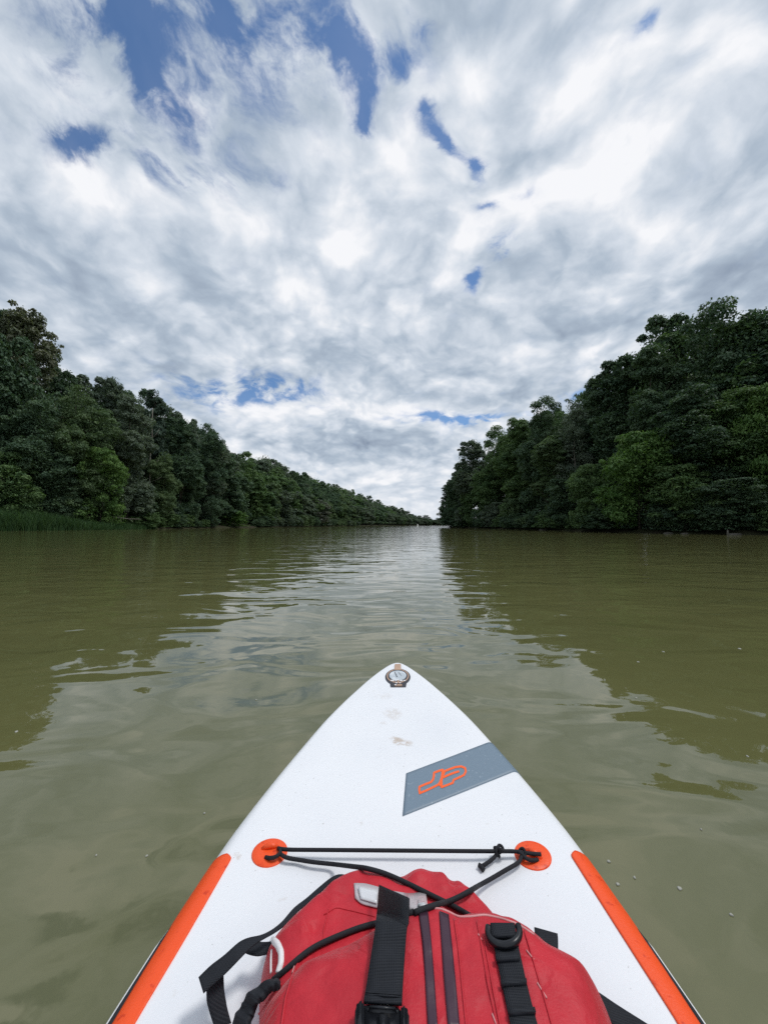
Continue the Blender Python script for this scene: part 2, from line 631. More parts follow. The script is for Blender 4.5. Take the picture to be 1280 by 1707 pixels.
def trunk_mesh(name, seed, H, Rr, cs, nb=9, r0=None, mat=None):
    rng = np.random.default_rng(seed + 100)
    r0 = r0 or H * .014
    mb = MB()
    zs = np.linspace(0, 1, 8)
    pts = np.column_stack([np.cumsum(rng.normal(0, .012 * H, 8)) * zs, np.cumsum(rng.normal(0, .012 * H, 8)) * zs, zs * H * .9 - .4])
    rad = r0 * (1 - .88 * zs ** .9)
    rad[0] *= 1.5
    mb.add(tube_path(pts, rad, 8))
    for j in rng.choice(len(cs), min(nb, len(cs)), replace=False):
        c = cs[j]
        hz_ = max(.12 * H, c[2] - .55 * math.hypot(c[0], c[1]) - .05 * H)
        hz_ = min(hz_, .8 * H)
        s = np.array([np.interp(hz_, pts[:, 2], pts[:, 0]), np.interp(hz_, pts[:, 2], pts[:, 1]), hz_])
        mid = (s + c) / 2 + np.array([0, 0, -.02 * H]) + rng.normal(0, .015 * H, 3)
        rr = r0 * .42 * (1 - hz_ / H)
        mb.add(tube_path([s, mid, c], [rr + .03, rr * .6 + .02, .02], 5))
    return mesh(name, mb.V, mb.F, mat or BARK, True)


KINDS = {}


def kind_set(key, seed, H, Rr, kind, nleaf, lsize, clumps, mat, nb=9, bark=None):
    V, F, T, cs, rs = crown(seed, H, Rr, kind, nleaf, lsize, clumps)
    cm = crown_mesh(key + '_crown', V, F, T, LEAF[mat])
    tm = trunk_mesh(key + '_trunk', seed, H, Rr, cs, nb, None, bark)
    KINDS[key] = (cm, tm, H, Rr)


# near kinds show single leaf sprays; the far ones are coarser
for k, (sd_, H_, R_, kd, mt) in enumerate([
        (11, 22, 5.6, 'tall', 'deep'), (12, 22, 6.4, 'broad', 'green'), (13, 21, 5.4, 'airy', 'deep'),
        (14, 22, 5.0, 'tall', 'grey'), (15, 20, 6.2, 'broad', 'olive')]):
    kind_set('near%d' % k, sd_, H_, R_, kd, 70000, .33, 300 if kd != 'airy' else 200, mt, 12)
kind_set('spruce', 21, 24, 4.2, 'fir', 46000, .62, 190, 'needle', 6)
kind_set('low0', 31, 9, 4.6, 'broad', 32000, .27, 170, 'bright', 8)
kind_set('low1', 32, 9, 4.2, 'tall', 32000, .27, 170, 'green', 8)
kind_set('bush0', 41, 3.2, 2.6, 'shrub', 9000, .22, 60, 'green', 5)
kind_set('bush1', 42, 3.2, 2.4, 'shrub', 9000, .22, 55, 'deep', 5)
for k, (sd_, H_, R_, kd, mt) in enumerate([
        (51, 22, 5.6, 'tall', 'deep'), (52, 22, 6.2, 'broad', 'green'), (53, 21, 5.2, 'tall', 'grey'), (54, 20, 6.0, 'broad', 'olive')]):
    kind_set('mid%d' % k, sd_, H_, R_, kd, 19000, .56, 190, mt, 6)
for k, (sd_, H_, R_, kd, mt) in enumerate([(61, 22, 6.4, 'broad', 'grey'), (62, 22, 5.8, 'tall', 'deep'), (63, 21, 6.2, 'broad', 'olive')]):
    kind_set('far%d' % k, sd_, H_, R_, kd, 6500, .95, 110, mt, 3)


def plant(key, x, y, h, r, label, cat='tree', name=None, group=None, mat=None, rot=None, z=None, bark=None):
    cm, tm, H0, R0 = KINDS[key]
    nm = name or ('spruce_tree' if key == 'spruce' else 'shrub' if cat == 'shrub' else 'broadleaf_tree')
    zz = hz(x, y) if z is None else z
    root = empty(nm, (x, y, zz))
    root.rotation_euler = (0, 0, random.uniform(0, 6.28) if rot is None else rot)
    root.scale = (r / R0, r / R0, h / H0)
    tag(root, label, cat, group)
    c = obj('crown', cm, root)
    if mat:
        c.material_slots[0].link = 'OBJECT'
        c.material_slots[0].material = LEAF[mat]
    t = obj('trunk', tm, root)
    if bark:
        t.material_slots[0].link = 'OBJECT'
        t.material_slots[0].material = bark
    return root


def plant_px(key, u, vtop, Y, r, label, back=0.0, **kw):
    """a tree whose top stands at bearing u and elevation vtop, Y metres up the river"""
    X = (u - UC) / FPX * Y
    z = hz(X, Y)
    for _ in range(60):                     # keep its foot on the bank
        if max(signed(np.array([[X, Y]]), LEFT, 1)[0], signed(np.array([[X, Y]]), RIGHT, -1)[0]) > 1.0 + back:
            break
        if abs(X / Y) > .3:
            Y *= 1.008
            X = (u - UC) / FPX * Y
        else:
            X += -.3 if u < UC else .3
    z = hz(X, Y)
    h = EYE + (VH - vtop) / FPX * Y - z
    return plant(key, X, Y, max(h, 1.0), r, label, **kw)


SKY_L = np.array([(-200, 470), (0, 492), (40, 505), (75, 580), (95, 612), (150, 620), (190, 628), (215, 645), (255, 640), (285, 682), (340, 700), (365, 722),
                  (385, 752), (430, 752), (470, 767), (520, 790), (570, 808), (620, 825), (650, 840), (700, 855), (735, 860), (800, 866)], float)
SKY_R = np.array([(723, 832), (735, 815), (750, 768), (775, 735), (810, 715), (850, 700), (880, 675), (910, 660), (940, 665), (965, 655), (985, 640),
                  (1010, 600), (1040, 582), (1075, 555), (1080, 537), (1120, 525), (1140, 510), (1180, 497), (1240, 500), (1280, 515), (1500, 440)], float)

# --- left bank: the trees one can tell apart
for a in [
    ('near3', 22, 488, 62, 5.6, 'tallest tree of the left bank, rusty tinged crown cut by the frame', 'rust'),
    ('near0', -40, 520, 56, 5.4, 'tall dark tree behind the reeds at the left frame edge', 'deep'),
    ('near1', 62, 660, 56, 4.6, 'dark rounded tree growing straight behind the tall reeds', 'deep'),
    ('near4', 128, 640, 60, 4.6, 'olive tinged tree between the rusty crown and the lime lit young tree', 'olive'),
    ('near2', 105, 606, 72, 4.4, 'dark spiky topped tree just right of the rusty tallest crown', 'deep'),
    ('near2', 178, 618, 76, 4.6, 'airy tree with a round open top on the left skyline', 'grey'),
    ('near0', 212, 648, 66, 4.6, 'dense dark tree left of the pale bare trunk', 'grey'),
    ('near0', 160, 700, 57, 3.8, 'mid height dark green tree above the lime lit young tree', 'deep'),
    ('spruce', 252, 634, 78, 4.6, 'dark conifer with drooping fronds on the left skyline', None),
    ('near2', 300, 690, 82, 4.6, 'dark tree right of the conifer, with sky specks through its top', 'deep'),
    ('near1', 345, 702, 88, 4.6, 'dark domed tree highest right of the conifer', 'deep'),
    ('near3', 350, 722, 76, 4.6, 'grey green tall tree standing forward over the water', 'grey'),
    ('near4', 270, 752, 66, 3.4, 'slim olive tree in front of the conifer foot', 'olive'),
    ('near0', 318, 770, 72, 3.4, 'small dark tree between the slim olive tree and grey green tall tree', 'deep'),
    ('mid0', 378, 750, 98, 4.6, 'dark tree directly right of the grey green tall tree', 'deep'),
    ('mid1', 412, 752, 128, 5.6, 'broad tree with a greenish top above the rounded bright shrub', 'green'),
    ('mid0', 398, 785, 108, 4.4, 'dark shaded tree directly behind the rounded bright shrub', 'deep'),
    ('mid3', 452, 800, 122, 4.8, 'brownish olive tree over the water right of the bright shrub', 'olive'),
    ('mid1', 520, 800, 165, 5.6, 'lighter green tree partway along the wooded slope', 'green'),
    ('mid2', 568, 832, 205, 7.0, 'silvery pale crowned tree low by the far water', 'pale'),
]:
    plant_px(*a[:6], mat=a[6], back=4.8 if a[1] < 200 else 1.5)
plant_px('low0', 168, 748, 54, 3.8, 'lime lit young tree leaning over the left bank reeds', mat='bright', back=1.6)
plant_px('low1', 100, 800, 53, 3.2, 'low dark tree just behind the reed bed', mat='deep', back=4.6)
plant_px('low1', 232, 812, 62, 3.4, 'low dark tree above the fallen pale branch', mat='deep', back=1.8)
plant_px('low1', 20, 755, 52, 4.0, 'bushy mid green tree behind the reeds near the left frame edge', mat='green', back=5.0)
# --- right bank
for a in [
    ('near1', 1205, 490, 40, 5.6, 'tallest dark tree of the right bank', 'deep'),
    ('near0', 1290, 505, 38, 5.0, 'tall dark tree cut by the right frame edge', 'deep'),
    ('near2', 1135, 505, 47, 4.6, 'airy open topped tree left of the tallest right tree', 'deep'),
    ('near0', 1090, 560, 44, 4.4, 'dark tree below the airy open topped tree', 'deep'),
    ('near2', 1045, 578, 50, 4.8, 'round dark crown with sky holes above the fresh green tree', 'deep'),
    ('near0', 1000, 615, 55, 4.4, 'dark tree on the falling right skyline beside the sky holes', 'deep'),
    ('near4', 965, 655, 56, 3.6, 'dull tree partly hiding the dark slope tree beside it', 'grey'),
    ('near1', 912, 656, 66, 5.0, 'rounded dark tree making the step in the right skyline', 'deep'),
    ('near3', 925, 718, 57, 3.4, 'yellowish topped slim tree in mid slope of right bank', 'olive'),
    ('near0', 868, 690, 74, 4.8, 'dark green tree left of the rounded step tree', 'green'),
    ('near1', 830, 706, 84, 5.4, 'leafy mid green tree of the far half of right bank', 'green'),
    ('near2', 785, 728, 98, 5.2, 'feathery tree high at the tip of right bank', 'grey'),
    ('near0', 768, 765, 104, 4.2, 'dark tree in the tip of the right bank under the feathery one', 'deep'),
    ('near2', 745, 806, 112, 3.6, 'last low tree leaning over the water at the right bank tip', 'deep'),
    ('near0', 1160, 640, 36, 4.0, 'shaded dark tree behind the fresh green tree', 'deep'),
    ('near1', 1235, 640, 34.5, 4.0, 'dark wide tree over the pale stub post', 'green'),
]:
    plant_px(*a[:6], mat=a[6])
plant_px('low0', 1065, 722, 36.5, 3.9, 'fresh green leafy tree hanging over the right water', mat='bright', rot=1.0)
plant_px('low0', 1300, 640, 32, 3.2, 'yellow green tree at the right frame edge', mat='bright', rot=2.0)
plant_px('low1', 1140, 775, 33.5, 3.0, 'low dark green tree right of the fresh green one', mat='green', rot=.5)
plant_px('low0', 985, 775, 43, 2.8, 'small light green tree left of the fresh green one', mat='green', rot=2.4)
plant_px('low1', 1215, 800, 31.5, 2.6, 'low shaded tree just above the pale stub post', mat='deep')
plant_px('low1', 940, 800, 51, 3.0, 'low dark tree over the olive waterside shrubs', mat='deep')

plant_px('low1', 733, 826, 117, 3.6, 'lowest leafy tree overhanging the water at the very tip of right bank', mat='deep')
plant_px('low1', 757, 800, 110, 4.4, 'squat dark tree filling the foot of the right bank tip', mat='deep')
plant_px('low0', 790, 808, 96, 4.0, 'squat green tree at the water left of the dull olive shrub', mat='green')
plant_px('low1', 772, 780, 116, 4.6, 'squat shaded tree behind the right bank tip', mat='deep')

# --- the rest of the woods, row behind row
rng = random.Random(5)


def along(line, s0, s1, step):
    seg = np.hypot(*np.diff(line, axis=0).T)
    cum = np.concatenate([[0], np.cumsum(seg)])
    s = s0
    while s < s1:
        j = min(np.searchsorted(cum, s, 'right') - 1, len(seg) - 1)
        f = (s - cum[j]) / seg[j]
        p = line[j] + f * (line[j + 1] - line[j])
        d = (line[j + 1] - line[j]) / seg[j]
        yield p, d
        s += step * rng.uniform(.8, 1.2)


def cum_at(line, yv):
    seg = np.hypot(*np.diff(line, axis=0).T)
    cum = np.concatenate([[0], np.cumsum(seg)])
    return float(np.interp(yv, line[:, 1], cum))


def woods(line, side, y0, y1, rows, step, keys, sky, label, group, hmin, hmax, mats, rad):
    for ri, (offd, frac) in enumerate(rows):
        for p, d in along(line, cum_at(line, y0), cum_at(line, y1), step):
            nrm = np.array([-d[1], d[0]]) * side
            q = p + nrm * (offd + rng.uniform(-1.2, 1.2))
            if q[1] < 4:
                h = rng.uniform(hmin, hmax)
            else:
                u = UC + FPX * q[0] / q[1]
                vs = np.interp(u, sky[:, 0], sky[:, 1]) + rng.uniform(0, 10)
                h = (EYE + (VH - vs) / FPX * q[1]) * frac - hz(*q)
            h = min(max(h, hmin), hmax)
            plant(rng.choice(keys), q[0], q[1], h, rad * rng.uniform(.85, 1.15), label, group=group, mat=rng.choice(mats))


woods(LEFT, 1, 36, 130, [(15, .86), (23, 1.0)], 8.5, ['mid0', 'mid1', 'mid2'], SKY_L,
      'dark tree of the shaded wood filling in behind the left bank front trees', 'trees behind the front row of the left bank', 9, 33, ['deep', 'grey', 'deep'], 4.6)
woods(LEFT, 1, 132, 300, [(4, .60), (10, .80), (17, .94), (25, 1.0)], 9.0, ['mid0', 'mid1', 'mid2', 'mid3'], SKY_L,
      'tree on the wooded slope where the left bank runs away', 'trees on the receding left slope', 6, 34, ['deep', 'green', 'grey', 'deep', 'olive', 'grey'], 6.2)
woods(LEFT, 1, 302, 560, [(5, .62), (14, .86), (24, 1.0)], 12, ['far0', 'far1', 'far2'], SKY_L,
      'distant tree of the far left slope nearing the water gap', 'distant trees of the far left slope', 6, 34, ['grey', 'deep', 'grey', 'green'], 7.6)
woods(LEFT, 1, 562, 985, [(6, .8), (20, 1.0)], 17, ['far0', 'far1', 'far2'], SKY_L,
      'tiny faraway tree closing the river at the horizon', 'faraway trees closing the river', 8, 30, ['grey', 'grey', 'deep'], 9.5)
woods(RIGHT, -1, 22, 112, [(12, .93), (20, .98), (29, .92)], 9.0, ['mid0', 'mid1', 'mid2'], SKY_R,
      'dark tree of the shaded wood filling in behind the right bank front trees', 'trees behind the front row of the right bank', 8, 26, ['deep', 'deep', 'green'], 4.4)
# beside and behind the viewer, for the light and the reflections
woods(LEFT, 1, -60, 34, [(7, 1)], 10, ['mid0', 'mid1'], SKY_L,
      'dark tree standing upstream beside the left frame edge', 'trees on the left bank beside the viewer', 20, 27, ['deep', 'green'], 5.6)
woods(RIGHT, -1, -60, 20, [(7, 1)], 10, ['mid0', 'mid1'], SKY_R,
      'dark tree standing upstream beside the right frame edge', 'trees on the right bank beside the viewer', 18, 24, ['deep', 'green'], 5.4)

# --- waterside shrubs
plant_px('bush0', 390, 852, 103, 4.6, 'rounded bright green shrub at the left waterline', cat='shrub', mat='bright')
plant_px('bush0', 855, 832, 62, 2.6, 'yellow tipped olive shrub by the right waterline', cat='shrub', mat='olive')
plant_px('bush0', 815, 838, 74, 2.8, 'dull olive shrub left of the yellow tipped one', cat='shrub', mat='grey')
plant_px('bush0', 890, 858, 57, 2.5, 'low olive shrub spreading over the water below the slim yellowish tree', cat='shrub', mat='olive')

plant_px('bush1', 792, 846, 86, 3.4, 'broad dark shrub at the water between the dull olive shrub and the bank tip', cat='shrub', mat='deep')
plant_px('bush1', 905, 842, 60, 2.8, 'tall dark shrub behind the low olive spreading shrub', cat='shrub', mat='deep', back=1.5)
plant_px('bush1', 768, 848, 100, 3.4, 'dark shrub nearest the tip of right bank', cat='shrub', mat='deep')


def shrubs(line, side, y0, y1, step, off, hr, label, group, mats):
    for p, d in along(line, cum_at(line, y0), cum_at(line, y1), step):
        nrm = np.array([-d[1], d[0]]) * side
        q = p + nrm * (off + rng.uniform(-.4, .6))
        if q[1] > 4 and abs(UC + FPX * q[0] / q[1] - 390) < 30:
            continue
        h = rng.uniform(*hr)
        plant(rng.choice(['bush0', 'bush1']), q[0], q[1], h, h * rng.uniform(.75, 1.05), label, cat='shrub', group=group, mat=rng.choice(mats))


shrubs(RIGHT, -1, 22, 112, 3.1, .9, (1.4, 3.0), 'dark shrub overhanging the waterline under the right bank trees', 'shrubs along the right waterline', ['deep', 'deep', 'green'])
shrubs(LEFT, 1, 66, 135, 3.4, 1.0, (1.6, 3.6), 'dark shrub overhanging the waterline under the left bank trees', 'shrubs along the left waterline', ['deep', 'deep', 'grey', 'green'])
shrubs(LEFT, 1, 136, 300, 7.5, 1.2, (3.0, 5.5), 'greyish shrub at the water foot of the receding left slope', 'shrubs along the far left waterline', ['deep', 'grey', 'olive'])


# ================================================================== the board
def ray(u, v):
    """direction of a bearing/elevation given in photo pixels, with y = 1"""
    th = R(2.0)
    x, y, z = (u - UC) / FPX, 1.0, -(v - 853.5) / FPX
    y2 = y * math.cos(th) - z * math.sin(th)
    z2 = y * math.sin(th) + z * math.cos(th)
    return np.array([x / y2, 1.0, z2 / y2])


O = np.array([0, 0, EYE])
TIP, TAIL = 1.672, -1.52
WY = np.array([-1.52, -1.50, -1.44, -1.3, -1.0, -.6, -.2, .1, .3, .528, .663, .788, .857, .936, 1.037, 1.15, 1.267, 1.37, 1.469, 1.55, 1.61, 1.645, 1.664, 1.672])
WX = np.array([.0, .06, .125, .20, .295, .37, .412, .430, .4375, .435, .422, .405, .393, .373, .344, .307, .266, .220, .168, .119, .076, .045, .020, .0])


def smooth_outline():
    """dense half outline as (Y, w), rounded at nose and tail"""
    Y = np.concatenate([TAIL + .15 * (1 - np.cos(np.linspace(0, math.pi / 2, 16)))[:-1], np.linspace(TAIL + .15, TIP - .12, 120)[:-1],
                        TIP - .12 * (1 - np.sin(np.linspace(0, math.pi / 2, 22)))])
    # smooth w^2 on a fine even grid so that the ends close round
    st = .002
    g = np.arange(TAIL - .2, TIP + .2001, st)
    w2 = np.interp(g, WY, WX ** 2)
    w2 = np.where(g > TIP, -np.interp(2 * TIP - g, WY, WX ** 2), np.where(g < TAIL, -np.interp(2 * TAIL - g, WY, WX ** 2), w2))
    kx = np.arange(-36, 37) * st
    ker = np.exp(-kx ** 2 / (2 * .022 ** 2)); ker /= ker.sum()
    w = np.sqrt(np.maximum(np.interp(Y, g, np.convolve(w2, ker, 'same')), 0))
    w[0] = w[-1] = 0
    return Y, w


OY, OW = smooth_outline()


def cx(Y):
    return .0305 + .0245 * (Y - .53)


def zd(Y):
    return .115 + .075 * np.maximum(0, (np.asarray(Y, float) - .5) / 1.15) ** 2 + .03 * np.maximum(0, (-1.0 - np.asarray(Y, float))) ** 1.5


RAIL_IN, RAIL_DN = .052, .066


def rin(y):
    return np.interp(y, [-1.52, -1.3, .7, 1.1, 1.45, 1.66], [.03, .052, .052, .040, .030, .018])


# plan outline polygon (closed), for distances
PL = np.concatenate([np.column_stack([cx(OY) + OW, OY]), np.column_stack([cx(OY) - OW, OY])[::-1][1:-1]])

PLN = np.roll(PL, -1, 0)


def plan_dist(x, y):
    q = np.array([x, y])
    k = np.abs(PL[:, 1] - y) < .16
    a, b = PL[k], PLN[k]
    if len(a) == 0:
        return -1.0
    ab = b - a
    t = np.clip(np.sum((q - a) * ab, 1) / np.sum(ab * ab, 1), 0, 1)
    d = np.hypot(*((a + t[:, None] * ab) - q).T).min()
    inside = abs(x - cx(y)) < np.interp(y, OY, OW)
    return d if inside else -d


def deck_z(x, y):
    d = plan_dist(x, y)
    z = float(zd(y))
    ri = float(rin(y))
    if d < ri:
        z -= RAIL_DN * (1 - math.sqrt(max(0, 1 - ((ri - max(d, 0)) / ri) ** 2)))
    if d < 0:
        z = float(zd(y)) - RAIL_DN
    return z


def on_deck(u, v, lift=0.0):
    """point of the deck under a bearing"""
    d = ray(u, v)
    lo, hi = (EYE - .30) / -d[2], (EYE - .02) / -d[2]
    for _ in range(26):
        md = (lo + hi) / 2
        p = O + d * md
        if p[2] > deck_z(p[0], p[1]) + lift:
            lo = md
        else:
            hi = md
    return O + d * ((lo + hi) / 2)


def build_board():
    m, t = new_mat('board_white_dropstitch')
    p = opos(t)
    weave = t.m('MULTIPLY', t.n('ShaderNodeTexWave').outputs[0], 0.0)
    n = t.noise(p, 220, 3, .6)
    dirt = t.sm(t.noise(p, 34, 5, .62), .66, .76)
    speck = t.sm(t.noise(p, 120, 2, .5), .715, .77)
    n3 = t.sm(t.noise(p, 2.2, 4, .5), .3, .75)
    col = t.mix(n3, c4((.80, .81, .83)), c4((.72, .74, .775)))
    col = t.mix(t.m('MULTIPLY', dirt, .34), col, c4((.50, .44, .36)))
    col = t.mix(t.m('MULTIPLY', speck, .55), col, c4((.30, .28, .25)))
    # a dried mud smear and scuffs on the nose
    for (u, v, ru, rv, rot, wt) in ((668, 1236, 21, 7, 14, .75), (655, 1190, 17, 10, 10, .32), (640, 1206, 6, 3, 0, .3), (396, 1428, 9, 5, 20, .35), (452, 1605, 22, 5, 20, .18), (640, 1160, 16, 5, 0, .18), (470, 1500, 9, 4, 0, .2)):
        q = on_deck(u, v)
        e1, e2 = on_deck(u + ru * math.cos(R(rot)), v + ru * math.sin(R(rot))) - q, on_deck(u - rv * math.sin(R(rot)), v + rv * math.cos(R(rot))) - q
        J = np.linalg.inv(np.array([e1[:2], e2[:2]]).T)
        dlt = t.vm('SUBTRACT', p, (q[0], q[1], q[2]))
        dlt = t.vm('ADD', dlt, t.vm('SCALE', t.vm('SUBTRACT', t.noise(p, 45, 4, .6, 0, 1), (.5, .5, .5)), .03))
        a = t.vm('DOT_PRODUCT', dlt, (J[0, 0], J[0, 1], 0))
        b = t.vm('DOT_PRODUCT', dlt, (J[1, 0], J[1, 1], 0))
        g = t.sm(t.m('ADD', t.m('MULTIPLY', a, a), t.m('MULTIPLY', b, b)), 1.3, .2)
        g = t.m('MULTIPLY', g, t.sm(t.noise(p, 70, 4, .65), .35, .6))
        col = t.mix(t.m('MULTIPLY', g, wt), col, c4((.46, .36, .27)))
    principled(t, col, .42, .4, n, .0003)
    white = m
    root = empty('paddle_board', (0, 0, 0))
    tag(root, 'white inflatable paddle board with orange rail strips, pointing up the river', 'paddle board')

    # rings from the bottom edge over the rail to the flat deck
    Yh, Wh = OY, OW
    n = len(Yh)
    right = np.column_stack([cx(Yh) + Wh, Yh])
    left = np.column_stack([cx(Yh) - Wh, Yh])[::-1][1:-1]
    poly = np.concatenate([right, left])
    tan = np.roll(poly, -1, 0) - np.roll(poly, 1, 0)
    nrm = np.column_stack([tan[:, 1], -tan[:, 0]])
    nrm /= np.linalg.norm(nrm, axis=1, keepdims=True)
    V, F = [], []
    N = len(poly)
    prof = []
    for k in range(7):                       # lower quarter round
        a = math.pi / 2 * k / 6
        prof.append((RAIL_IN * (1 - math.sin(a)), -2 * RAIL_DN + RAIL_DN * (1 - math.cos(a))))
    for k in range(1, 10):                   # upper quarter round
        a = math.pi / 2 * k / 9
        prof.append((RAIL_IN * (1 - math.cos(a)), -RAIL_DN + RAIL_DN * math.sin(a)))
    # inset outlines shrink about the axis so that they never cross at the nose
    for ins, dz in prof:
        q = poly - nrm * (ins * rin(poly[:, 1]) / RAIL_IN)[:, None]
        for i in range(N):
            V.append((q[i, 0], q[i, 1], float(zd(q[i, 1])) + dz))
    K = len(prof)
    for k in range(K - 1):
        for i in range(N):
            j = (i + 1) % N
            F.append((k * N + i, k * N + j, (k + 1) * N + j, (k + 1) * N + i))
    # deck and bottom skins: strips between right and left rows
    for base, flip in (((K - 1) * N, False), (0, True)):
        cols = 9
        rowidx = []
        for i in range(1, n - 1):
            a, b = base + i, base + (N - i)
            row = [a]
            pa, pb = np.array(V[a]), np.array(V[b])
            for c in range(1, cols - 1):
                f = c / (cols - 1)
                V.append(tuple(pa * (1 - f) + pb * f))
                row.append(len(V) - 1)
            row.append(b)
            rowidx.append(row)
        for r0, r1 in zip(rowidx[:-1], rowidx[1:]):
            for c in range(cols - 1):
                f = (r0[c], r1[c], r1[c + 1], r0[c + 1])
                F.append(f[::-1] if flip else f)
        for tipi, row in ((base + 0, rowidx[0]), (base + n - 1, rowidx[-1])):
            for c in range(cols - 1):
                f = (tipi, row[c], row[c + 1])
                F.append(f)
    o = part('hull', V, F, white, root)
    bm = bmesh.new()
    bm.from_mesh(o.data)
    bmesh.ops.recalc_face_normals(bm, faces=bm.faces)
    bm.to_mesh(o.data)
    bm.free()
    o.data.polygons.foreach_set('use_smooth', np.ones(len(o.data.polygons), dtype=bool))

    def plain(name, colr, rough=.45, grain=160, amt=.0004, wear=None, spec=.4):
        m, t = new_mat(name)
        p = opos(t)
        c = c4(colr)
        nn = t.noise(p, grain, 4, .6)
        if wear:
            c = t.mix(t.sm(t.noise(p, wear[1], 5, .6), wear[2], wear[3]), c, c4(wear[0]))
        principled(t, c, rough, spec, nn, amt)
        return m
    ORANGE = plain('orange_pvc', (.86, .088, .016), .42, 260, .0006, ((.62, .045, .008), 60, .58, .70))
    BLUEGREY = plain('blue_grey_print', (.165, .225, .285), .45, 200, .0004, ((.30, .36, .42), 120, .62, .72))
    BLACK = plain('black_webbing', (.010, .012, .017), .75, 300, .0008)
    CORD = plain('black_cord', (.012, .013, .017), .8, 500, .0008)

    # sheet following the deck between pairs of points
    def sheet(name, rows, mat, lift, parent, thick=.0015):
        V, F = [], []
        nr, nc = len(rows), len(rows[0])
        for r_ in rows:
            for (x, y) in r_:
                e = .004
                z = deck_z(x, y)
                gx = (deck_z(x + e, y) - deck_z(x - e, y)) / (2 * e)
                gx = max(min(gx, 2.5), -2.5)
                nn = np.array([-gx, 0, 1.0]); nn /= np.linalg.norm(nn)
                V.append(np.array([x, y, z]) + nn * (lift + thick))
        top = len(V)
        for r_ in rows:
            for (x, y) in r_:
                V.append(np.array([x, y, deck_z(x, y) - .004]))
        for i in range(nr - 1):
            for j in range(nc - 1):
                a, b, c, d = i * nc + j, i * nc + j + 1, (i + 1) * nc + j + 1, (i + 1) * nc + j
                F.append((a, b, c, d))
        edge = [j for j in range(nc)] + [i * nc + nc - 1 for i in range(1, nr)] + [(nr - 1) * nc + j for j in range(nc - 2, -1, -1)] + [i * nc for i in range(nr - 2, 0, -1)]
        for a, b in zip(edge, edge[1:] + edge[:1]):
            F.append((b, a, a + top, b + top))
        o = part(name, V, F, mat, parent)
        bm = bmesh.new(); bm.from_mesh(o.data)
        bmesh.ops.recalc_face_normals(bm, faces=bm.faces)
        bm.to_mesh(o.data); bm.free()
        o.data.polygons.foreach_set('use_smooth', np.ones(len(o.data.polygons), dtype=bool))
        return o

    # orange strips along both rails
    def strip(sgn, y0, inner):
        rows = []
        ys = np.concatenate([np.linspace(y0, y0 - .03, 7), np.linspace(y0 - .04, -.75, 70)])
        for Y in ys:
            w = float(np.interp(Y, OY, OW))
            e = min(1, math.sqrt(max(0, 1 - (1 - min((y0 - Y) / .014, 1)) ** 2)))
            wi = np.interp(Y, inner[0], inner[1]) - np.interp(Y, [.55, .78], [0, .004])
            lo, hi = wi, w - np.interp(Y, [.45, .56, .66, .76], [.030, .0265, .0185, .003])
            mid = (lo + hi) / 2
            lo, hi = mid + (lo - mid) * max(e, .5), mid + (hi - mid) * max(e, .5)
            rows.append([(cx(Y) + sgn * (lo + (hi - lo) * f), Y) for f in np.linspace(0, 1, 12)])
        o = sheet('rail_strip', rows, ORANGE, .0006, root)
        return o
    li = [on_deck(385, 1428), on_deck(307, 1567), on_deck(226, 1706)]
    ri = [on_deck(952, 1423), on_deck(1040, 1565), on_deck(1129, 1707)]
    inn = []
    for sgn, pts in ((-1, li), (1, ri)):
        pts = sorted([(p[1], sgn * (p[0] - cx(p[1]))) for p in pts])
        ys = [-.8] + [p[0] for p in pts]
        ws = [pts[0][1] - .01] + [p[1] for p in pts]
        inn.append((ys, ws))
    strip(-1, li[0][1] + .006, inn[0])
    strip(1, ri[0][1] + .006, inn[1])

    # dark and white piping lines round the rail below the strips
    def piping(name, mat, ins, r, ylim, colr):
        for sgn in (-1, 1):
            ys = np.linspace(ylim, -1.1, 60)
            pts = []
            for Y in ys:
                w = float(np.interp(Y, OY, OW))
                dd = ins
                z = float(zd(Y)) - RAIL_DN * (1 - math.sqrt(max(0, 1 - ((RAIL_IN - dd) / RAIL_IN) ** 2)))
                pts.append((cx(Y) + sgn * (w - dd), Y, z))
            V, F = tube_path(pts, [r * .3] + [r] * (len(pts) - 1), 8)
            part(name, V, F, mat, root)
    WHITEP = plain('white_piping', (.78, .78, .78), .4)
    piping('black_piping', BLACK, .0205, .0042, .672, 0)
    piping('white_piping', WHITEP, .0135, .0044, .668, 0)

    # blue grey band across the right half of the nose
    A0, A1 = on_deck(677, 1290), on_deck(671, 1361)
    B0, B1 = on_deck(806, 1241), on_deck(838, 1294)
    rows = []
    for f in np.linspace(0, 1, 44):
        row = []
        for g in np.linspace(0, 1, 14):
            a = A0 + (A1 - A0) * g
            b = B0 + (B1 - B0) * g
            d = (b - a)[:2]
            # reach from the printed left edge out to just over the rail
            s = 1.0
            lo, hi = 0.5, 3.0
            for _ in range(30):
                md = (lo + hi) / 2
                q = a[:2] + d * md
                if plan_dist(q[0], q[1]) > .0025:
                    lo = md
                else:
                    hi = md
            q = a[:2] + d * lo * f
            row.append((q[0], q[1]))
        rows.append(row)
    band = sheet('deck_band', rows, BLUEGREY, .0008, root, .0008)

    # the orange outlined monogram printed on the band
    def px6(x, y):
        return (660 + x * .1641, 1230 + y * .1641)
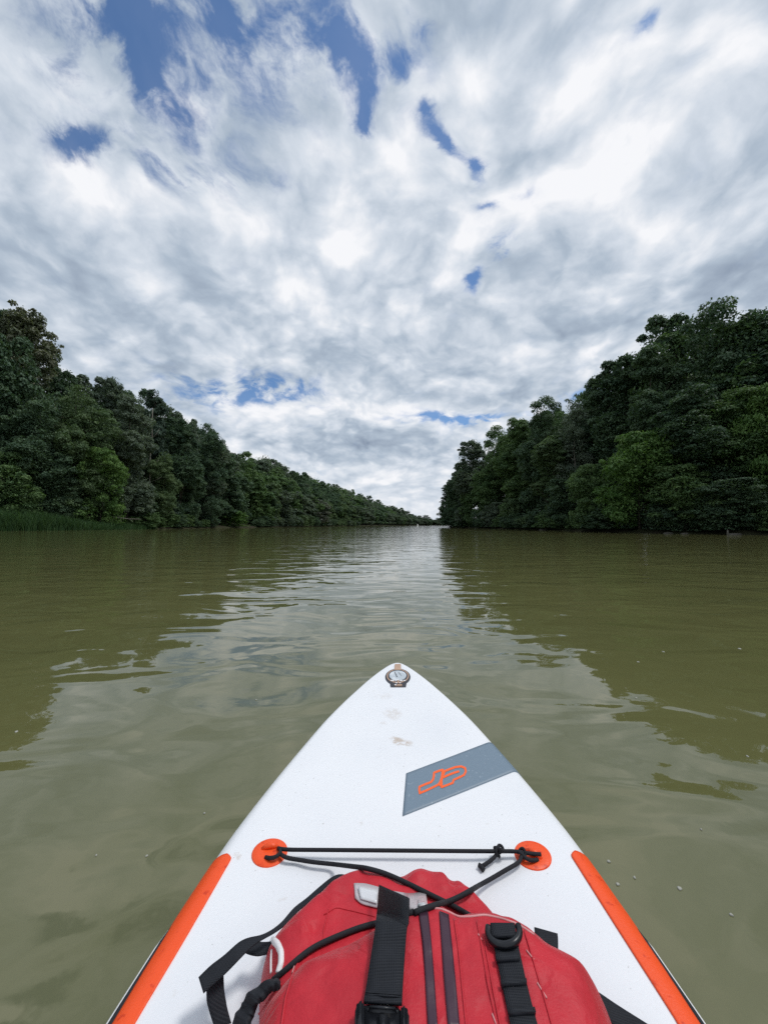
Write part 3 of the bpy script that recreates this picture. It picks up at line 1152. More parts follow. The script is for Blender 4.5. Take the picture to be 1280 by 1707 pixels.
    strokes = [
        [(243, 572), (236, 538), (238, 505), (300, 478), (355, 458), (376, 432), (384, 395), (386, 362), (430, 345), (468, 333)],
        [(240, 570), (300, 546), (380, 508), (428, 484), (446, 462), (462, 420), (470, 375), (474, 332)],
        [(488, 362), (470, 402), (462, 440), (462, 508)],
        [(484, 350), (540, 328), (600, 306), (660, 298), (700, 314), (708, 350), (690, 385), (650, 406), (584, 436), (576, 466), (530, 484), (466, 508)],
        [(482, 408), (540, 382), (590, 363), (634, 350)],
        [(430, 480), (455, 492)],
    ]
    V, F = [], []
    for st in strokes:
        P = []
        for a, b in zip(st[:-1], st[1:]):
            k = max(2, int(math.hypot(b[0] - a[0], b[1] - a[1]) / 14))
            for f in np.linspace(0, 1, k, endpoint=False):
                P.append((a[0] + (b[0] - a[0]) * f, a[1] + (b[1] - a[1]) * f))
        P.append(st[-1])
        P = np.array(P)
        W = 11.0
        tn = np.gradient(P, axis=0)
        tn /= np.linalg.norm(tn, axis=1, keepdims=True)
        nn = np.column_stack([-tn[:, 1], tn[:, 0]])
        P[0] -= tn[0] * W * .7
        P[-1] += tn[-1] * W * .7
        b0 = len(V)
        for sgn in (1, -1):
            pass
        for i in range(len(P)):
            for sgn in (1, -1):
                u, v = px6(*(P[i] + nn[i] * W * sgn))
                q = on_deck(u, v)
                V.append((q[0], q[1], q[2] + .0022 + .00005 * strokes.index(st)))
        for i in range(len(P) - 1):
            F.append((b0 + 2 * i, b0 + 2 * i + 1, b0 + 2 * i + 3, b0 + 2 * i + 2))
    ORPRINT = plain('orange_print', (.90, .13, .025), .5)
    part('monogram', V, F, ORPRINT, band, smooth=False, base=(0, 0, 0))

    # badge on the nose
    BDARK = plain('badge_black', (.035, .035, .042), .35)
    BSILV = plain('badge_silver', (.46, .51, .55), .3, 60, .0002, ((.62, .66, .70), 40, .5, .6))
    BBRNZ = plain('badge_bronze', (.50, .33, .23), .4)
    BWHT = plain('badge_lettering', (.70, .68, .68), .5)

    def disc(name, cu, cv, ru, rv, mat, lift, parent, seg=40):
        c = on_deck(cu, cv)
        ex = on_deck(cu + ru, cv) - c
        ey = on_deck(cu, cv - rv) - c
        V = [c + np.array([0, 0, lift])]
        for k in range(seg):
            a = 2 * math.pi * k / seg
            q = c + ex * math.cos(a) + ey * math.sin(a)
            V.append((q[0], q[1], deck_z(q[0], q[1]) + lift))
        F = [(0, 1 + k, 1 + (k + 1) % seg) for k in range(seg)]
        for k in range(seg):
            V.append((V[1 + k][0], V[1 + k][1], V[1 + k][2] - lift - .003))
        F += [(1 + (k + 1) % seg, 1 + k, 1 + seg + k, 1 + seg + (k + 1) % seg) for k in range(seg)]
        return part(name, V, F, mat, parent, smooth=False, base=(0, 0, 0))

    def quadsheet(name, corners, mat, lift, parent, n=8):
        a, b, c, d = [on_deck(*q) for q in corners]
        V, F = [], []
        for i in range(n + 1):
            for j in range(n + 1):
                f, g = i / n, j / n
                q = (a * (1 - f) + b * f) * (1 - g) + (d * (1 - f) + c * f) * g
                V.append((q[0], q[1], deck_z(q[0], q[1]) + lift))
        for i in range(n):
            for j in range(n):
                k = i * (n + 1) + j
                F.append((k, k + n + 1, k + n + 2, k + 1))
        return part(name, V, F, mat, parent, smooth=True, base=(0, 0, 0))
    badge = disc('nose_badge', 663, 1128.5, 21, 13.5, BDARK, .0012, root)
    quadsheet('badge_plate', [(649, 1133), (678.5, 1133), (676.5, 1146), (651, 1146)], BDARK, .0016, badge)
    disc('badge_ring', 663, 1127.2, 18.3, 11.2, BBRNZ, .0020, badge)
    disc('badge_ring', 663, 1127.2, 16.6, 9.9, BDARK, .0024, badge)
    disc('badge_face', 663, 1127, 14.2, 8.2, BSILV, .0030, badge)
    quadsheet('badge_needle', [(657, 1121), (658.2, 1121), (662.6, 1130), (661, 1130)], BDARK, .0034, badge, 2)
    quadsheet('badge_needle', [(664.4, 1122), (665.2, 1122), (669, 1128), (668.3, 1128)], BDARK, .0034, badge, 2)
    quadsheet('badge_crest', [(659.5, 1113.8), (667, 1113.8), (668.5, 1118), (657.5, 1118)], BBRNZ, .0036, badge, 3)
    for (x0, x1, y0, y1, mt) in ((651, 657, 1134.6, 1136.8, BWHT), (658.5, 660.5, 1135, 1137, BWHT), (662.2, 665, 1135, 1138.2, BBRNZ), (666.3, 671, 1135, 1136.9, BWHT), (672, 676, 1134.7, 1136.6, BWHT),
                                 (659.5, 662.5, 1138.8, 1140.3, BWHT), (663.2, 665.2, 1138.4, 1140.3, BBRNZ), (665.8, 668, 1138.8, 1140.3, BWHT), (657.5, 661, 1141.8, 1143.4, BWHT), (661.8, 670, 1141.8, 1143.4, BBRNZ), (658, 670, 1144.2, 1145.2, BBRNZ)):
        quadsheet('badge_lettering', [(x0, y0), (x1, y0), (x1, y1), (x0, y1)], mt, .0032, badge, 2)

    # two orange patches with cord loops
    for (u, v, ru, rv, rot) in ((449.5, 1422.5, 31, 23, -22), (888, 1427, 32.5, 23, 24)):
        c = on_deck(u, v)
        seg = 48
        V, F = [c + np.array([0, 0, .0030])], []
        for rr, lf in ((.6, .0028), (.95, .0022), (1.0, .0010), (1.0, -.003)):
            for k in range(seg):
                a = 2 * math.pi * k / seg
                du, dv = ru * math.cos(a) * rr, rv * math.sin(a) * rr
                ca, sa = math.cos(R(rot)), math.sin(R(rot))
                q = on_deck(u + du * ca - dv * sa, v + du * sa + dv * ca)
                V.append((q[0], q[1], q[2] + lf))
        for k in range(seg):
            F.append((0, 1 + k, 1 + (k + 1) % seg))
            for r_ in range(3):
                a, b = 1 + r_ * seg + k, 1 + r_ * seg + (k + 1) % seg
                F.append((a, a + seg, b + seg, b))
        pt = part('cord_patch', V, F, ORANGE, root)
        # moulded raised bar in the patch that the cord is threaded under
        s_ = -1 if u < 600 else 1
        a, b = on_deck(u - 12, v - s_ * -6 if s_ < 0 else v - 8), on_deck(u + 14, v - 9 if s_ < 0 else v + 6)
        mid = (a + b) / 2 + np.array([0, 0, .007])
        V, F = tube_path([a + (0, 0, .001), a * .7 + b * .3 + np.array([0, 0, .006]), mid, a * .3 + b * .7 + np.array([0, 0, .006]), b + (0, 0, .001)], [.004, .0055, .006, .0055, .004], 10)
        part('threading_bar', V, F, ORANGE, pt, base=(0, 0, 0))

    mud = plain('pale_scuff', (.55, .5, .42), .8)
    return root, dict(orange=ORANGE, black=BLACK, cord=CORD, plain=plain, white=WHITEP)


board, PM = build_board()
plain = PM['plain']


# ================================================================== the bag lying on the board
def sm01(a, b, x):
    f = np.clip((x - a) / (b - a), 0, 1)
    return f * f * (3 - 2 * f)


def chaikin(P, n=2):
    P = np.asarray(P, float)
    for _ in range(n):
        Q = np.roll(P, -1, 0)
        P = np.stack([.75 * P + .25 * Q, .25 * P + .75 * Q], 1).reshape(-1, 2)
    return P


def at_z(u, v, z):
    d = ray(u, v)
    return O + d * ((z - EYE) / d[2])


class Pillow:
    """a stuffed flat body: plan outline, height over the deck, rounded edge"""

    def __init__(s, px, zs, extra, top, edge, folds, grow):
        pts = [at_z(u, v, zs)[:2] for u, v in px] + [np.array(e) for e in extra]
        s.c = np.mean(pts, 0)
        P = np.array(pts)
        d = P - s.c
        P = s.c + d * (1 + grow / np.linalg.norm(d, axis=1, keepdims=True))
        s.P = chaikin(P, 3)
        s.top, s.edge, s.folds = top, edge, folds
        s.bed = .119

    def dist(s, X, Y):
        q = np.stack([X, Y], -1).reshape(-1, 2)
        best = np.full(len(q), 1e9)
        ins = np.zeros(len(q), bool)
        A, B = s.P, np.roll(s.P, -1, 0)
        for a, b in zip(A, B):
            ab = b - a
            t = np.clip(((q - a) @ ab) / (ab @ ab + 1e-12), 0, 1)
            best = np.minimum(best, np.hypot(*(q - a - t[:, None] * ab).T))
            cond = ((a[1] > q[:, 1]) != (b[1] > q[:, 1]))
            with np.errstate(divide='ignore', invalid='ignore'):
                xx = (b[0] - a[0]) * (q[:, 1] - a[1]) / (b[1] - a[1]) + a[0]
            ins ^= cond & (q[:, 0] < xx)
        return np.where(ins, best, -best).reshape(np.shape(X))

    def z(s, X, Y):
        X, Y = np.asarray(X, float), np.asarray(Y, float)
        d = s.dist(X, Y)
        f = np.clip(d / s.edge, 0, 1)
        prof = np.sqrt(np.maximum(0, 1 - (1 - f) ** 2.4))
        h = s.top(X, Y) * prof + s.folds(X, Y) * sm01(.1, .7, f)
        return np.where(d > 0, s.bed + np.maximum(h, 0), s.bed - .01)

    def mesh(s, rings=26):
        V, F = [], []
        n = len(s.P)
        fr = 1 - np.linspace(0, 1, rings + 1)[:-1] ** 1.6
        fr[0] = .9995
        low = [(p[0], p[1], s.bed - .004) for p in s.P]
        V += low
        for f in fr:
            q = s.c + (s.P - s.c) * f
            z = s.z(q[:, 0], q[:, 1])
            V += [(q[i, 0], q[i, 1], z[i]) for i in range(n)]
        V.append((s.c[0], s.c[1], float(s.z(np.array([s.c[0]]), np.array([s.c[1]]))[0])))
        for k in range(rings):
            for i in range(n):
                j = (i + 1) % n
                F.append((k * n + i, k * n + j, (k + 1) * n + j, (k + 1) * n + i))
        for i in range(n):
            F.append((rings * n + i, rings * n + (i + 1) % n, len(V) - 1))
        return V, F


def gauss_fold(p0, p1, amp, wid):
    p0, p1 = np.array(p0), np.array(p1)
    ab = p1 - p0

    def f(X, Y):
        t = np.clip(((X - p0[0]) * ab[0] + (Y - p0[1]) * ab[1]) / (ab @ ab), 0, 1)
        d2 = (X - p0[0] - t * ab[0]) ** 2 + (Y - p0[1] - t * ab[1]) ** 2
        return amp * np.exp(-d2 / (wid * wid)) * (.35 + .65 * np.sin(np.pi * np.clip(t, .05, .95)))
    return f


def fold_px(u0, v0, u1, v1, z, amp, wid):
    return gauss_fold(at_z(u0, v0, z)[:2], at_z(u1, v1, z)[:2], amp, wid)


def build_bag():
    BODY_H, HOOD_H = .150, .080
    body_px = [(430, 1700), (438, 1672), (455, 1643), (470, 1630), (495, 1603), (520, 1588), (555, 1577), (600, 1566), (640, 1545), (679, 1527), (715, 1515), (735, 1514), (762, 1528), (785, 1527), (808, 1524),
               (835, 1530), (860, 1538), (894, 1552), (914, 1568), (932, 1576), (953, 1585), (979, 1604), (996, 1631), (1011, 1666), (1022, 1706)]
    zb = .119 + BODY_H * .74
    bodyf = [fold_px(640, 1700, 600, 1600, zb, .004, .03), fold_px(762, 1520, 762, 1570, zb, -.010, .012), fold_px(905, 1570, 900, 1610, zb, -.006, .014),
             fold_px(560, 1580, 480, 1700, zb, .004, .02), fold_px(900, 1640, 1000, 1690, zb, .004, .03), fold_px(680, 1560, 690, 1640, zb, .003, .012),
             fold_px(590, 1590, 560, 1650, zb, -.003, .015), fold_px(850, 1540, 900, 1700, zb, .006, .03)]
    body = Pillow(body_px, zb, [(.245, .30), (.225, .10), (.17, .02), (.03, .0), (-.09, .02), (-.145, .10), (-.155, .30)],
                  lambda X, Y: BODY_H - .10 * np.clip(np.abs(X - .06) - .06, 0, .2) + .02 * np.clip(.42 - Y, 0, .3), .075,
                  lambda X, Y: sum(f(X, Y) for f in bodyf) + .0016 * np.sin(X * 90 + 3 * np.sin(Y * 40)) * np.sin(Y * 70 + 2 * np.sin(X * 55)), .020)
    hood_px = [(452, 1640), (450, 1600), (453, 1566), (474, 1540), (506, 1513), (537, 1490), (560, 1468), (597, 1455), (618, 1452), (640, 1456), (661, 1463), (676, 1458), (694, 1451), (712, 1453),
               (736, 1461), (761, 1471), (785, 1485), (808, 1507), (826, 1528), (840, 1560)]
    zh = .121 + HOOD_H * .70
    hoodf = [fold_px(735, 1462, 745, 1495, zh, .008, .013), fold_px(760, 1475, 768, 1500, zh, .006, .011), fold_px(748, 1465, 756, 1500, zh, -.010, .008),
             fold_px(661, 1460, 670, 1480, zh, -.012, .014), fold_px(700, 1456, 690, 1500, zh, .006, .016), fold_px(560, 1480, 540, 1560, zh, .005, .014),
             fold_px(500, 1560, 512, 1590, zh, .007, .006), fold_px(524, 1555, 528, 1585, zh, -.006, .008), fold_px(540, 1500, 500, 1540, zh, .006, .014),
             fold_px(545, 1520, 535, 1575, zh, -.004, .007), fold_px(600, 1460, 560, 1490, zh, .004, .012), fold_px(790, 1495, 770, 1520, zh, .006, .012)]
    hood = Pillow(hood_px, zh, [(.20, .44), (.10, .36), (-.05, .36), (-.12, .42)],
                  lambda X, Y: HOOD_H + .03 * np.clip(.58 - Y, 0, .15) + 0 * X, .05,
                  lambda X, Y: sum(f(X, Y) for f in hoodf) + .0016 * np.sin(X * 75 + 3 * np.sin(Y * 50)) * np.sin(Y * 90), .014)

    gx, gy = np.arange(-.40, .50, .004), np.arange(.0, .86, .004)
    GX, GY = np.meshgrid(gx, gy)
    GZ = np.maximum(np.maximum(body.z(GX, GY), hood.z(GX, GY)), zd(GY))

    def surf_z(x, y):
        i, j = (y - gy[0]) / .004, (x - gx[0]) / .004
        if not (0 <= i < len(gy) - 1 and 0 <= j < len(gx) - 1):
            return float(zd(y))
        a, b = int(i), int(j)
        f, g = i - a, j - b
        return float((GZ[a, b] * (1 - g) + GZ[a, b + 1] * g) * (1 - f) + (GZ[a + 1, b] * (1 - g) + GZ[a + 1, b + 1] * g) * f)

    def hit(u, v, lift=0.0):
        d = ray(u, v)
        s0, s1 = .25, 1.9
        prev = s0
        for s in np.arange(s0, s1, .008):
            p = O + d * s
            if p[2] <= surf_z(p[0], p[1]) + lift:
                a, b = prev, s
                for _ in range(12):
                    m_ = (a + b) / 2
                    q = O + d * m_
                    if q[2] <= surf_z(q[0], q[1]) + lift:
                        b = m_
                    else:
                        a = m_
                return O + d * b
            prev = s
        return O + d * s1

    # materials
    m, t = new_mat('red_coated_fabric')
    p = opos(t)
    n = t.noise(p, 420, 3, .6)
    n2 = t.noise(p, 16, 5, .6)
    cr = t.noise(p, 38, 4, .6)
    scuff_highlight = t.sm(t.noise(p, 28, 6, .7), .64, .76)
    col = t.mix(t.sm(n2, .3, .7), c4((.54, .014, .028)), c4((.43, .010, .022)))
    col = t.mix(t.m('MULTIPLY', scuff_highlight, .16), col, c4((.62, .22, .24)))
    ms = t.noise(p, 9.0, 3, .5, .8)
    crease = t.m('ABSOLUTE', t.m('SUBTRACT', ms, .5))
    crease = t.m('MULTIPLY', t.sm(crease, .0, .05), .0008)
    hgt = t.m('ADD', t.m('ADD', t.m('MULTIPLY', n, .0005), crease), t.m('ADD', t.m('MULTIPLY', cr, .0011), t.m('MULTIPLY', n2, .0035)))
    principled(t, col, .56, .40, hgt, 1.0, **{'Sheen Weight': .08})
    RED = m
    DARKTAPE = plain('plum_seam_tape', (.050, .022, .038), .4, 120, .0004)
    WEB = PM['black']
    m, t = new_mat('black_woven_webbing')
    p = opos(t)
    wv = t.n('ShaderNodeTexWave')
    wv.wave_type = 'BANDS'
    wv.bands_direction = 'Y'
    t.put(wv.inputs['Vector'], p)
    wv.inputs['Scale'].default_value = 130
    wv2 = t.n('ShaderNodeTexWave')
    wv2.bands_direction = 'X'
    t.put(wv2.inputs['Vector'], p)
    wv2.inputs['Scale'].default_value = 150
    hh = t.m('MULTIPLY', wv.outputs['Fac'], wv2.outputs['Fac'])
    principled(t, t.mix(t.m('MULTIPLY', t.noise(p, 60, 4, .6), .6), c4((.008, .010, .014)), c4((.022, .025, .034))), .72, .35, hh, .0007)
    WOVEN = m
    PLAST = plain('black_plastic', (.010, .011, .014), .32, 80, .0002)
    REFL = plain('silver_reflective', (.66, .67, .69), .22, 24, .0012, ((.52, .53, .55), 26, .5, .6), .9)
    BEZEL = plain('clear_bezel', (.52, .47, .49), .3)
    WHT = plain('white_reflective_piping', (.78, .76, .76), .4)
    CORD = PM['cord']

    base = np.array([.045, .30, .119])
    root = empty('dry_bag', base)
    tag(root, 'red waterproof backpack with black straps lying on the white board', 'backpack')
    b_o = part('body', *body.mesh(30), RED, root)
    h_o = part('hood', *hood.mesh(26), RED, root)
    for o in (b_o, h_o):
        bm = bmesh.new(); bm.from_mesh(o.data)
        bmesh.ops.recalc_face_normals(bm, faces=bm.faces)
        bm.to_mesh(o.data); bm.free()
        o.data.polygons.foreach_set('use_smooth', np.ones(len(o.data.polygons), dtype=bool))

    def dens(P, n):
        P = np.asarray(P, float)
        s = np.concatenate([[0], np.cumsum(np.hypot(*np.diff(P, axis=0).T))])
        q = np.linspace(0, s[-1], n)
        # catmull-like smoothing by interpolation then averaging
        X = np.column_stack([np.interp(q, s, P[:, k]) for k in range(2)])
        for _ in range(max(1, n // 14)):
            X[1:-1] = .25 * X[:-2] + .5 * X[1:-1] + .25 * X[2:]
        return X

    def slab(L, Rr, thick):
        """solid ribbon between two 3-D edges, extruded down by thick"""
        n = len(L)
        V, F = [], []
        cols = 5
        for i in range(n):
            for c in range(cols):
                f = c / (cols - 1)
                V.append(L[i] * (1 - f) + Rr[i] * f)
        tot = len(V)
        # normals from the sheet
        G = np.array(V).reshape(n, cols, 3)
        du = np.gradient(G, axis=0)
        dv = np.gradient(G, axis=1)
        N_ = np.cross(du, dv)
        N_ /= np.linalg.norm(N_, axis=2, keepdims=True) + 1e-12
        flip = np.sign(np.sum(N_ * (O - G), 2, keepdims=True))
        flip[flip == 0] = 1
        N_ = N_ * flip
        V += list((G - N_ * thick).reshape(-1, 3))
        for i in range(n - 1):
            for c in range(cols - 1):
                a = i * cols + c
                F.append((a, a + 1, a + cols + 1, a + cols))
                F.append((tot + a, tot + a + cols, tot + a + cols + 1, tot + a + 1))
        for i in range(n - 1):
            a = i * cols
            F.append((a, a + cols, tot + a + cols, tot + a))
            a = i * cols + cols - 1
            F.append((a + cols, a, tot + a, tot + a + cols))
        for c in range(cols - 1):
            F.append((c + 1, c, tot + c, tot + c + 1))
            a = (n - 1) * cols + c
            F.append((a, a + 1, tot + a + 1, tot + a))
        return V, F

    def ribbon(name, lp, rp, mat, lift, parent, thick=.0018, n=24, follow=True, zs=None, smoothz=4):
        lp, rp = dens(lp, n), dens(rp, n)
        L, Q = [], []
        for i in range(n):
            if follow:
                a, b = hit(*lp[i], lift if np.isscalar(lift) else np.interp(i / (n - 1), *lift)), hit(*rp[i], lift if np.isscalar(lift) else np.interp(i / (n - 1), *lift))
            else:
                z = np.interp(i / (n - 1), *zs)
                a, b = at_z(*lp[i], z), at_z(*rp[i], z)
            L.append(a); Q.append(b)
        L, Q = np.array(L), np.array(Q)
        V, F = slab(L, Q, thick)
        o = part(name, V, F, mat, parent, base=base)
        bm = bmesh.new(); bm.from_mesh(o.data)
        bmesh.ops.recalc_face_normals(bm, faces=bm.faces)
        bm.to_mesh(o.data); bm.free()
        return o

    def cordline(name, px, r, mat, parent, n=30, lift=0.0, zs=None, lumps=0.0, taper=False):
        P = dens(px, n)
        pts = []
        for i in range(n):
            if zs is not None:
                pts.append(at_z(*P[i], np.interp(i / (n - 1), *zs)))
            else:
                pts.append(hit(*P[i], lift))
        pts = np.array(pts)
        rr = np.full(n, r)
        if lumps:
            rg = np.random.default_rng(3)
            rr = r * (1 + lumps * (np.sin(np.arange(n) * 1.1) * np.cos(np.arange(n) * .37) + rg.uniform(-.7, .7, n)))
            pts[1:-1] += rg.normal(0, r * .16, (n - 2, 3))
        if taper:
            rr[0] *= .4; rr[-1] *= .4
        V, F = tube_path(pts, rr, 10)
        bs = base
        return part(name, V, F, mat, parent, base=bs)

    # seam tapes, welts, stitched seams
    PALE = plain('worn_edge_highlight', (.62, .27, .27), .4)  # pale red for worn edges, with their highlights put into the colour
    cordline('welt', [(690, 1520), (700, 1516.5), (731, 1514), (748, 1520), (764, 1529), (785, 1528), (808, 1525), (835, 1531), (862, 1540), (890, 1558)], .0014, PALE, root, 50, .0004)  # welded top rim, its highlight painted as a pale line
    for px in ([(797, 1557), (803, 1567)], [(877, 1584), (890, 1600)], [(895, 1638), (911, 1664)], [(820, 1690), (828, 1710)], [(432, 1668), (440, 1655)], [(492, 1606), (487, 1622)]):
        cordline('scuff_highlight', px, .0009, PALE, root, 8, .0008)  # scuffed piping streaks doubling as painted highlight lines
    ribbon('seam_tape', [(698, 1521), (704, 1570), (709, 1630), (713, 1712)], [(713.5, 1519), (719, 1570), (724, 1630), (729.5, 1712)], DARKTAPE, .0022, root, .002)
    ribbon('seam_tape', [(732, 1518), (735, 1560), (739, 1620), (747, 1712)], [(748, 1524), (753, 1570), (759, 1630), (766.5, 1712)], DARKTAPE, .0022, root, .002)
    for px in ([(795, 1536), (803, 1580), (813, 1640), (829, 1712)], [(874, 1552), (884, 1585), (900, 1640), (921, 1712)], [(497, 1604), (486, 1630), (476, 1665), (469, 1712)],
               [(757, 1532), (764, 1580), (770, 1640), (777, 1712)], [(432, 1690), (455, 1655), (470, 1640)], [(806, 1560), (813, 1600), (822, 1650), (834, 1712)]):
        cordline('welt', px, .0013, RED, root, 26, .0006)
    cordline('welt', [(540, 1525), (560, 1512), (595, 1520), (625, 1528)], .0009, RED, root, 20, .0003)
    cordline('welt', [(537, 1580), (540, 1550), (548, 1515)], .0009, RED, root, 16, .0003)

    # silver reflector patch across the hood
    rf = ribbon('reflector', [(590, 1472), (608, 1472), (630, 1478), (655, 1485), (680, 1489), (704, 1487), (710, 1490)],
                [(592, 1496), (602, 1506), (627, 1512), (655, 1517), (680, 1519), (702, 1517), (713, 1511)], BEZEL, .0030, root, .002)
    ribbon('reflector_face', [(597, 1477), (630, 1484)], [(601, 1498), (628, 1506)], REFL, .0058, rf, .001, 8)
    ribbon('reflector_face', [(681, 1494), (704, 1491)], [(680, 1513), (709, 1508)], REFL, .0058, rf, .001, 8)
    # white piping crescent on the side of the hood
    cordline('piping', [(455, 1567), (463, 1574), (469, 1588), (469, 1605), (464, 1622)], .0042, WHT, root, 18, .001)
    cordline('piping', [(453, 1584), (452, 1600), (452, 1622)], .0016, WHT, root, 10, .001)

    # wide black strap with buckle
    st = ribbon('wide_strap', [(631.5, 1474.5), (629, 1510), (625, 1550), (617, 1600), (611, 1640), (606, 1668)], [(679.5, 1495.5), (678.5, 1525), (677, 1560), (673.5, 1610), (671, 1645), (670, 1671)],
                WOVEN, (([0, .25, .5, .85, 1], [.030, .020, .012, .008, .012])), root, .003, 30)
    for v0 in (1655, 1658.5):
        cordline('stitching', [(609, v0 - 1), (640, v0 + 1), (669, v0 + 3)], .0006, WEB, st, 10, .0105)

    def solid_px(name, poly, z0, z1, mat, parent, bev=.003):
        """block with an outline given at the height of its top"""
        P = [at_z(u, v, z1) for u, v in poly]
        bm = bmesh.new()
        vs = [bm.verts.new(tuple(q - base)) for q in P]
        f = bm.faces.new(vs)
        r_ = bmesh.ops.extrude_face_region(bm, geom=[f])
        vv = [e for e in r_['geom'] if isinstance(e, bmesh.types.BMVert)]
        bmesh.ops.translate(bm, verts=vv, vec=(0, 0, -(z1 - z0)))
        bmesh.ops.recalc_face_normals(bm, faces=bm.faces)
        bmesh.ops.bevel(bm, geom=list(bm.edges), offset=bev, segments=3, affect='EDGES')
        me = bpy.data.meshes.new(name)
        bm.to_mesh(me); bm.free()
        me.materials.append(mat)
        me.polygons.foreach_set('use_smooth', np.ones(len(me.polygons), dtype=bool))
        o = obj(name, me, parent)
        return o
    bt = hit(637, 1690)[2]
    bk = solid_px('buckle', [(606, 1668), (667, 1673), (681, 1690), (682, 1712), (676, 1750), (600, 1750), (594, 1712), (592, 1680)], bt - .006, bt + .009, PLAST, root, .004)
    o = solid_px('buckle_prong', [(592, 1676), (597, 1664), (607, 1664), (607, 1745), (595, 1740), (591, 1700)], bt, bt + .014, PLAST, root, .0025)
    o.parent = bk
    o = solid_px('buckle_prong', [(668, 1670), (676, 1672), (682, 1684), (682, 1720), (677, 1745), (667, 1745)], bt, bt + .014, PLAST, root, .0025)
    o.parent = bk
    o = solid_px('buckle_bar', [(612, 1672), (664, 1676), (664, 1684), (611, 1681)], bt, bt + .013, PLAST, root, .003)
    o.parent = bk
    o = solid_px('buckle_bar', [(628, 1684), (650, 1685), (652, 1745), (626, 1745)], bt, bt + .0125, PLAST, root, .003)
    o.parent = bk

    # laddered webbing strap with the ring on the right
    lad = ribbon('ladder_strap', [(821, 1568), (828, 1600), (836, 1637), (844, 1675), (852, 1712)], [(862, 1568), (868, 1595), (876, 1632), (886, 1672), (897, 1712)], WOVEN, .0045, root, .003, 26)
    for (a, b, c, d) in (((825, 1590), (864, 1588), (866, 1597), (827, 1600)), ((834, 1632), (877, 1630), (878, 1637), (836, 1640)), ((847, 1680), (891, 1678), (893, 1686), (849, 1688))):
        ribbon('strap_fold', [a, d], [b, c], WOVEN, .0085, lad, .006, 6)
    # ring with the loop that holds it
    ringpx = [(814, 1545), (813, 1556), (818, 1567), (829, 1574), (842, 1576), (856, 1572), (864, 1563), (866, 1552), (863, 1543)]
    cordline('ring', ringpx, .0042, PLAST, root, 36, .009)
    ribbon('ring_loop', [(817, 1538), (816, 1548), (818, 1560)], [(857, 1538), (859, 1548), (858, 1560)], WOVEN, .0105, root, .006, 12)
    # short folded strap end at the right edge
    ribbon('strap_tab', [(890, 1545), (891, 1556), (897, 1580)], [(929, 1556), (930, 1566), (930, 1590)], WOVEN, None, root, .003, 10, False, (([0, 1], [.150, .150])))
    ribbon('strap_tab', [(892, 1558), (900, 1572), (912, 1590)], [(905, 1560), (920, 1566), (930, 1587)], WOVEN, None, root, .003, 10, False, (([0, 1], [.158, .156])))
    # strap running off the right edge
    ribbon('side_strap', [(992, 1650), (1030, 1676), (1078, 1706), (1130, 1740)], [(996, 1690), (1030, 1712), (1060, 1735), (1100, 1770)], WOVEN, None, root, .003, 12, False, (([0, 1], [.16, .124])))

    # long loose strap on the left with its folded end
    ribbon('loose_strap', [(331, 1629), (352, 1608), (372, 1594), (400, 1568), (418, 1561), (433, 1560), (452, 1551), (470, 1537), (490, 1512), (510, 1498), (530, 1480), (553, 1461), (566, 1455), (580, 1459)],
           [(339, 1655), (360, 1636), (376, 1622), (405, 1592), (420, 1577), (434, 1567), (456, 1556), (476, 1542), (497, 1518), (515, 1504), (535, 1487), (554, 1466), (567, 1463), (577, 1465)],
           WOVEN, None, root, .0016, 60, False, (([0, .25, .45, .7, .9, 1], [.168, .180, .178, .165, .172, .175])))
    ribbon('loose_strap', [(345, 1650), (345, 1670), (350, 1690), (358, 1715)], [(373, 1622), (374, 1650), (379, 1680), (386, 1706)], WOVEN, None, root, .0016, 16, False, (([0, 1], [.160, .128])))
    ribbon('loose_strap', [(410, 1588), (418, 1591), (430, 1593), (444, 1590), (455, 1586)], [(428, 1568), (436, 1570), (444, 1570), (452, 1569), (456, 1568)], WOVEN, None, root, .0016, 16, False, (([0, 1], [.158, .160])))
    # gathered black elastic edge round the side pocket
    rg = np.random.default_rng(6)
    n_ = 46
    op = dens([(461, 1628), (442, 1634), (424, 1644), (407, 1661), (392, 1684), (384, 1712), (380, 1750)], n_)
    ip = dens([(465, 1634), (447, 1647), (434, 1659), (424, 1677), (414, 1700), (408, 1725), (404, 1756)], n_)
    wob = np.convolve(rg.normal(0, 1, n_ + 2), [.3, .4, .3], 'valid')
    L, Q = [], []
    for i in range(n_):
        f = i / (n_ - 1)
        zz_ = np.interp(f, [0, .4, 1], [.218, .200, .172])
        dirn = (op[i] - ip[i]) / (np.linalg.norm(op[i] - ip[i]) + 1e-6)
        L.append(at_z(*(op[i] + dirn * wob[i] * 2.2), zz_ - .010 + .0035 * wob[i]))
        Q.append(at_z(*ip[i], zz_ + .0025 * wob[::-1][i]))
    V, F = slab(np.array(L), np.array(Q), .009)
    o = part('elastic_edge', V, F, WEB, root, base=base)
    md = o.modifiers.new('soft', 'SUBSURF'); md.levels = 1; md.render_levels = 2
    # bungee cord laced from patch to patch over the bag
    r = .0035

    def dk(u, v, h=.006):
        p = on_deck(u, v)
        q = O + (p - O) * ((EYE - p[2] - h) / (EYE - p[2]))
        return q
    mb = MB()

    def add(pts, rad=r, n=None, sm=3):
        P = np.array(pts)
        s = np.concatenate([[0], np.cumsum(np.linalg.norm(np.diff(P, axis=0), axis=1))])
        n = n or max(10, int(s[-1] / .008))
        q = np.linspace(0, s[-1], n)
        X = np.column_stack([np.interp(q, s, P[:, k]) for k in range(3)])
        for _ in range(sm):
            X[1:-1] = .25 * X[:-2] + .5 * X[1:-1] + .25 * X[2:]
        mb.add(tube_path(X, np.full(n, rad), 10))
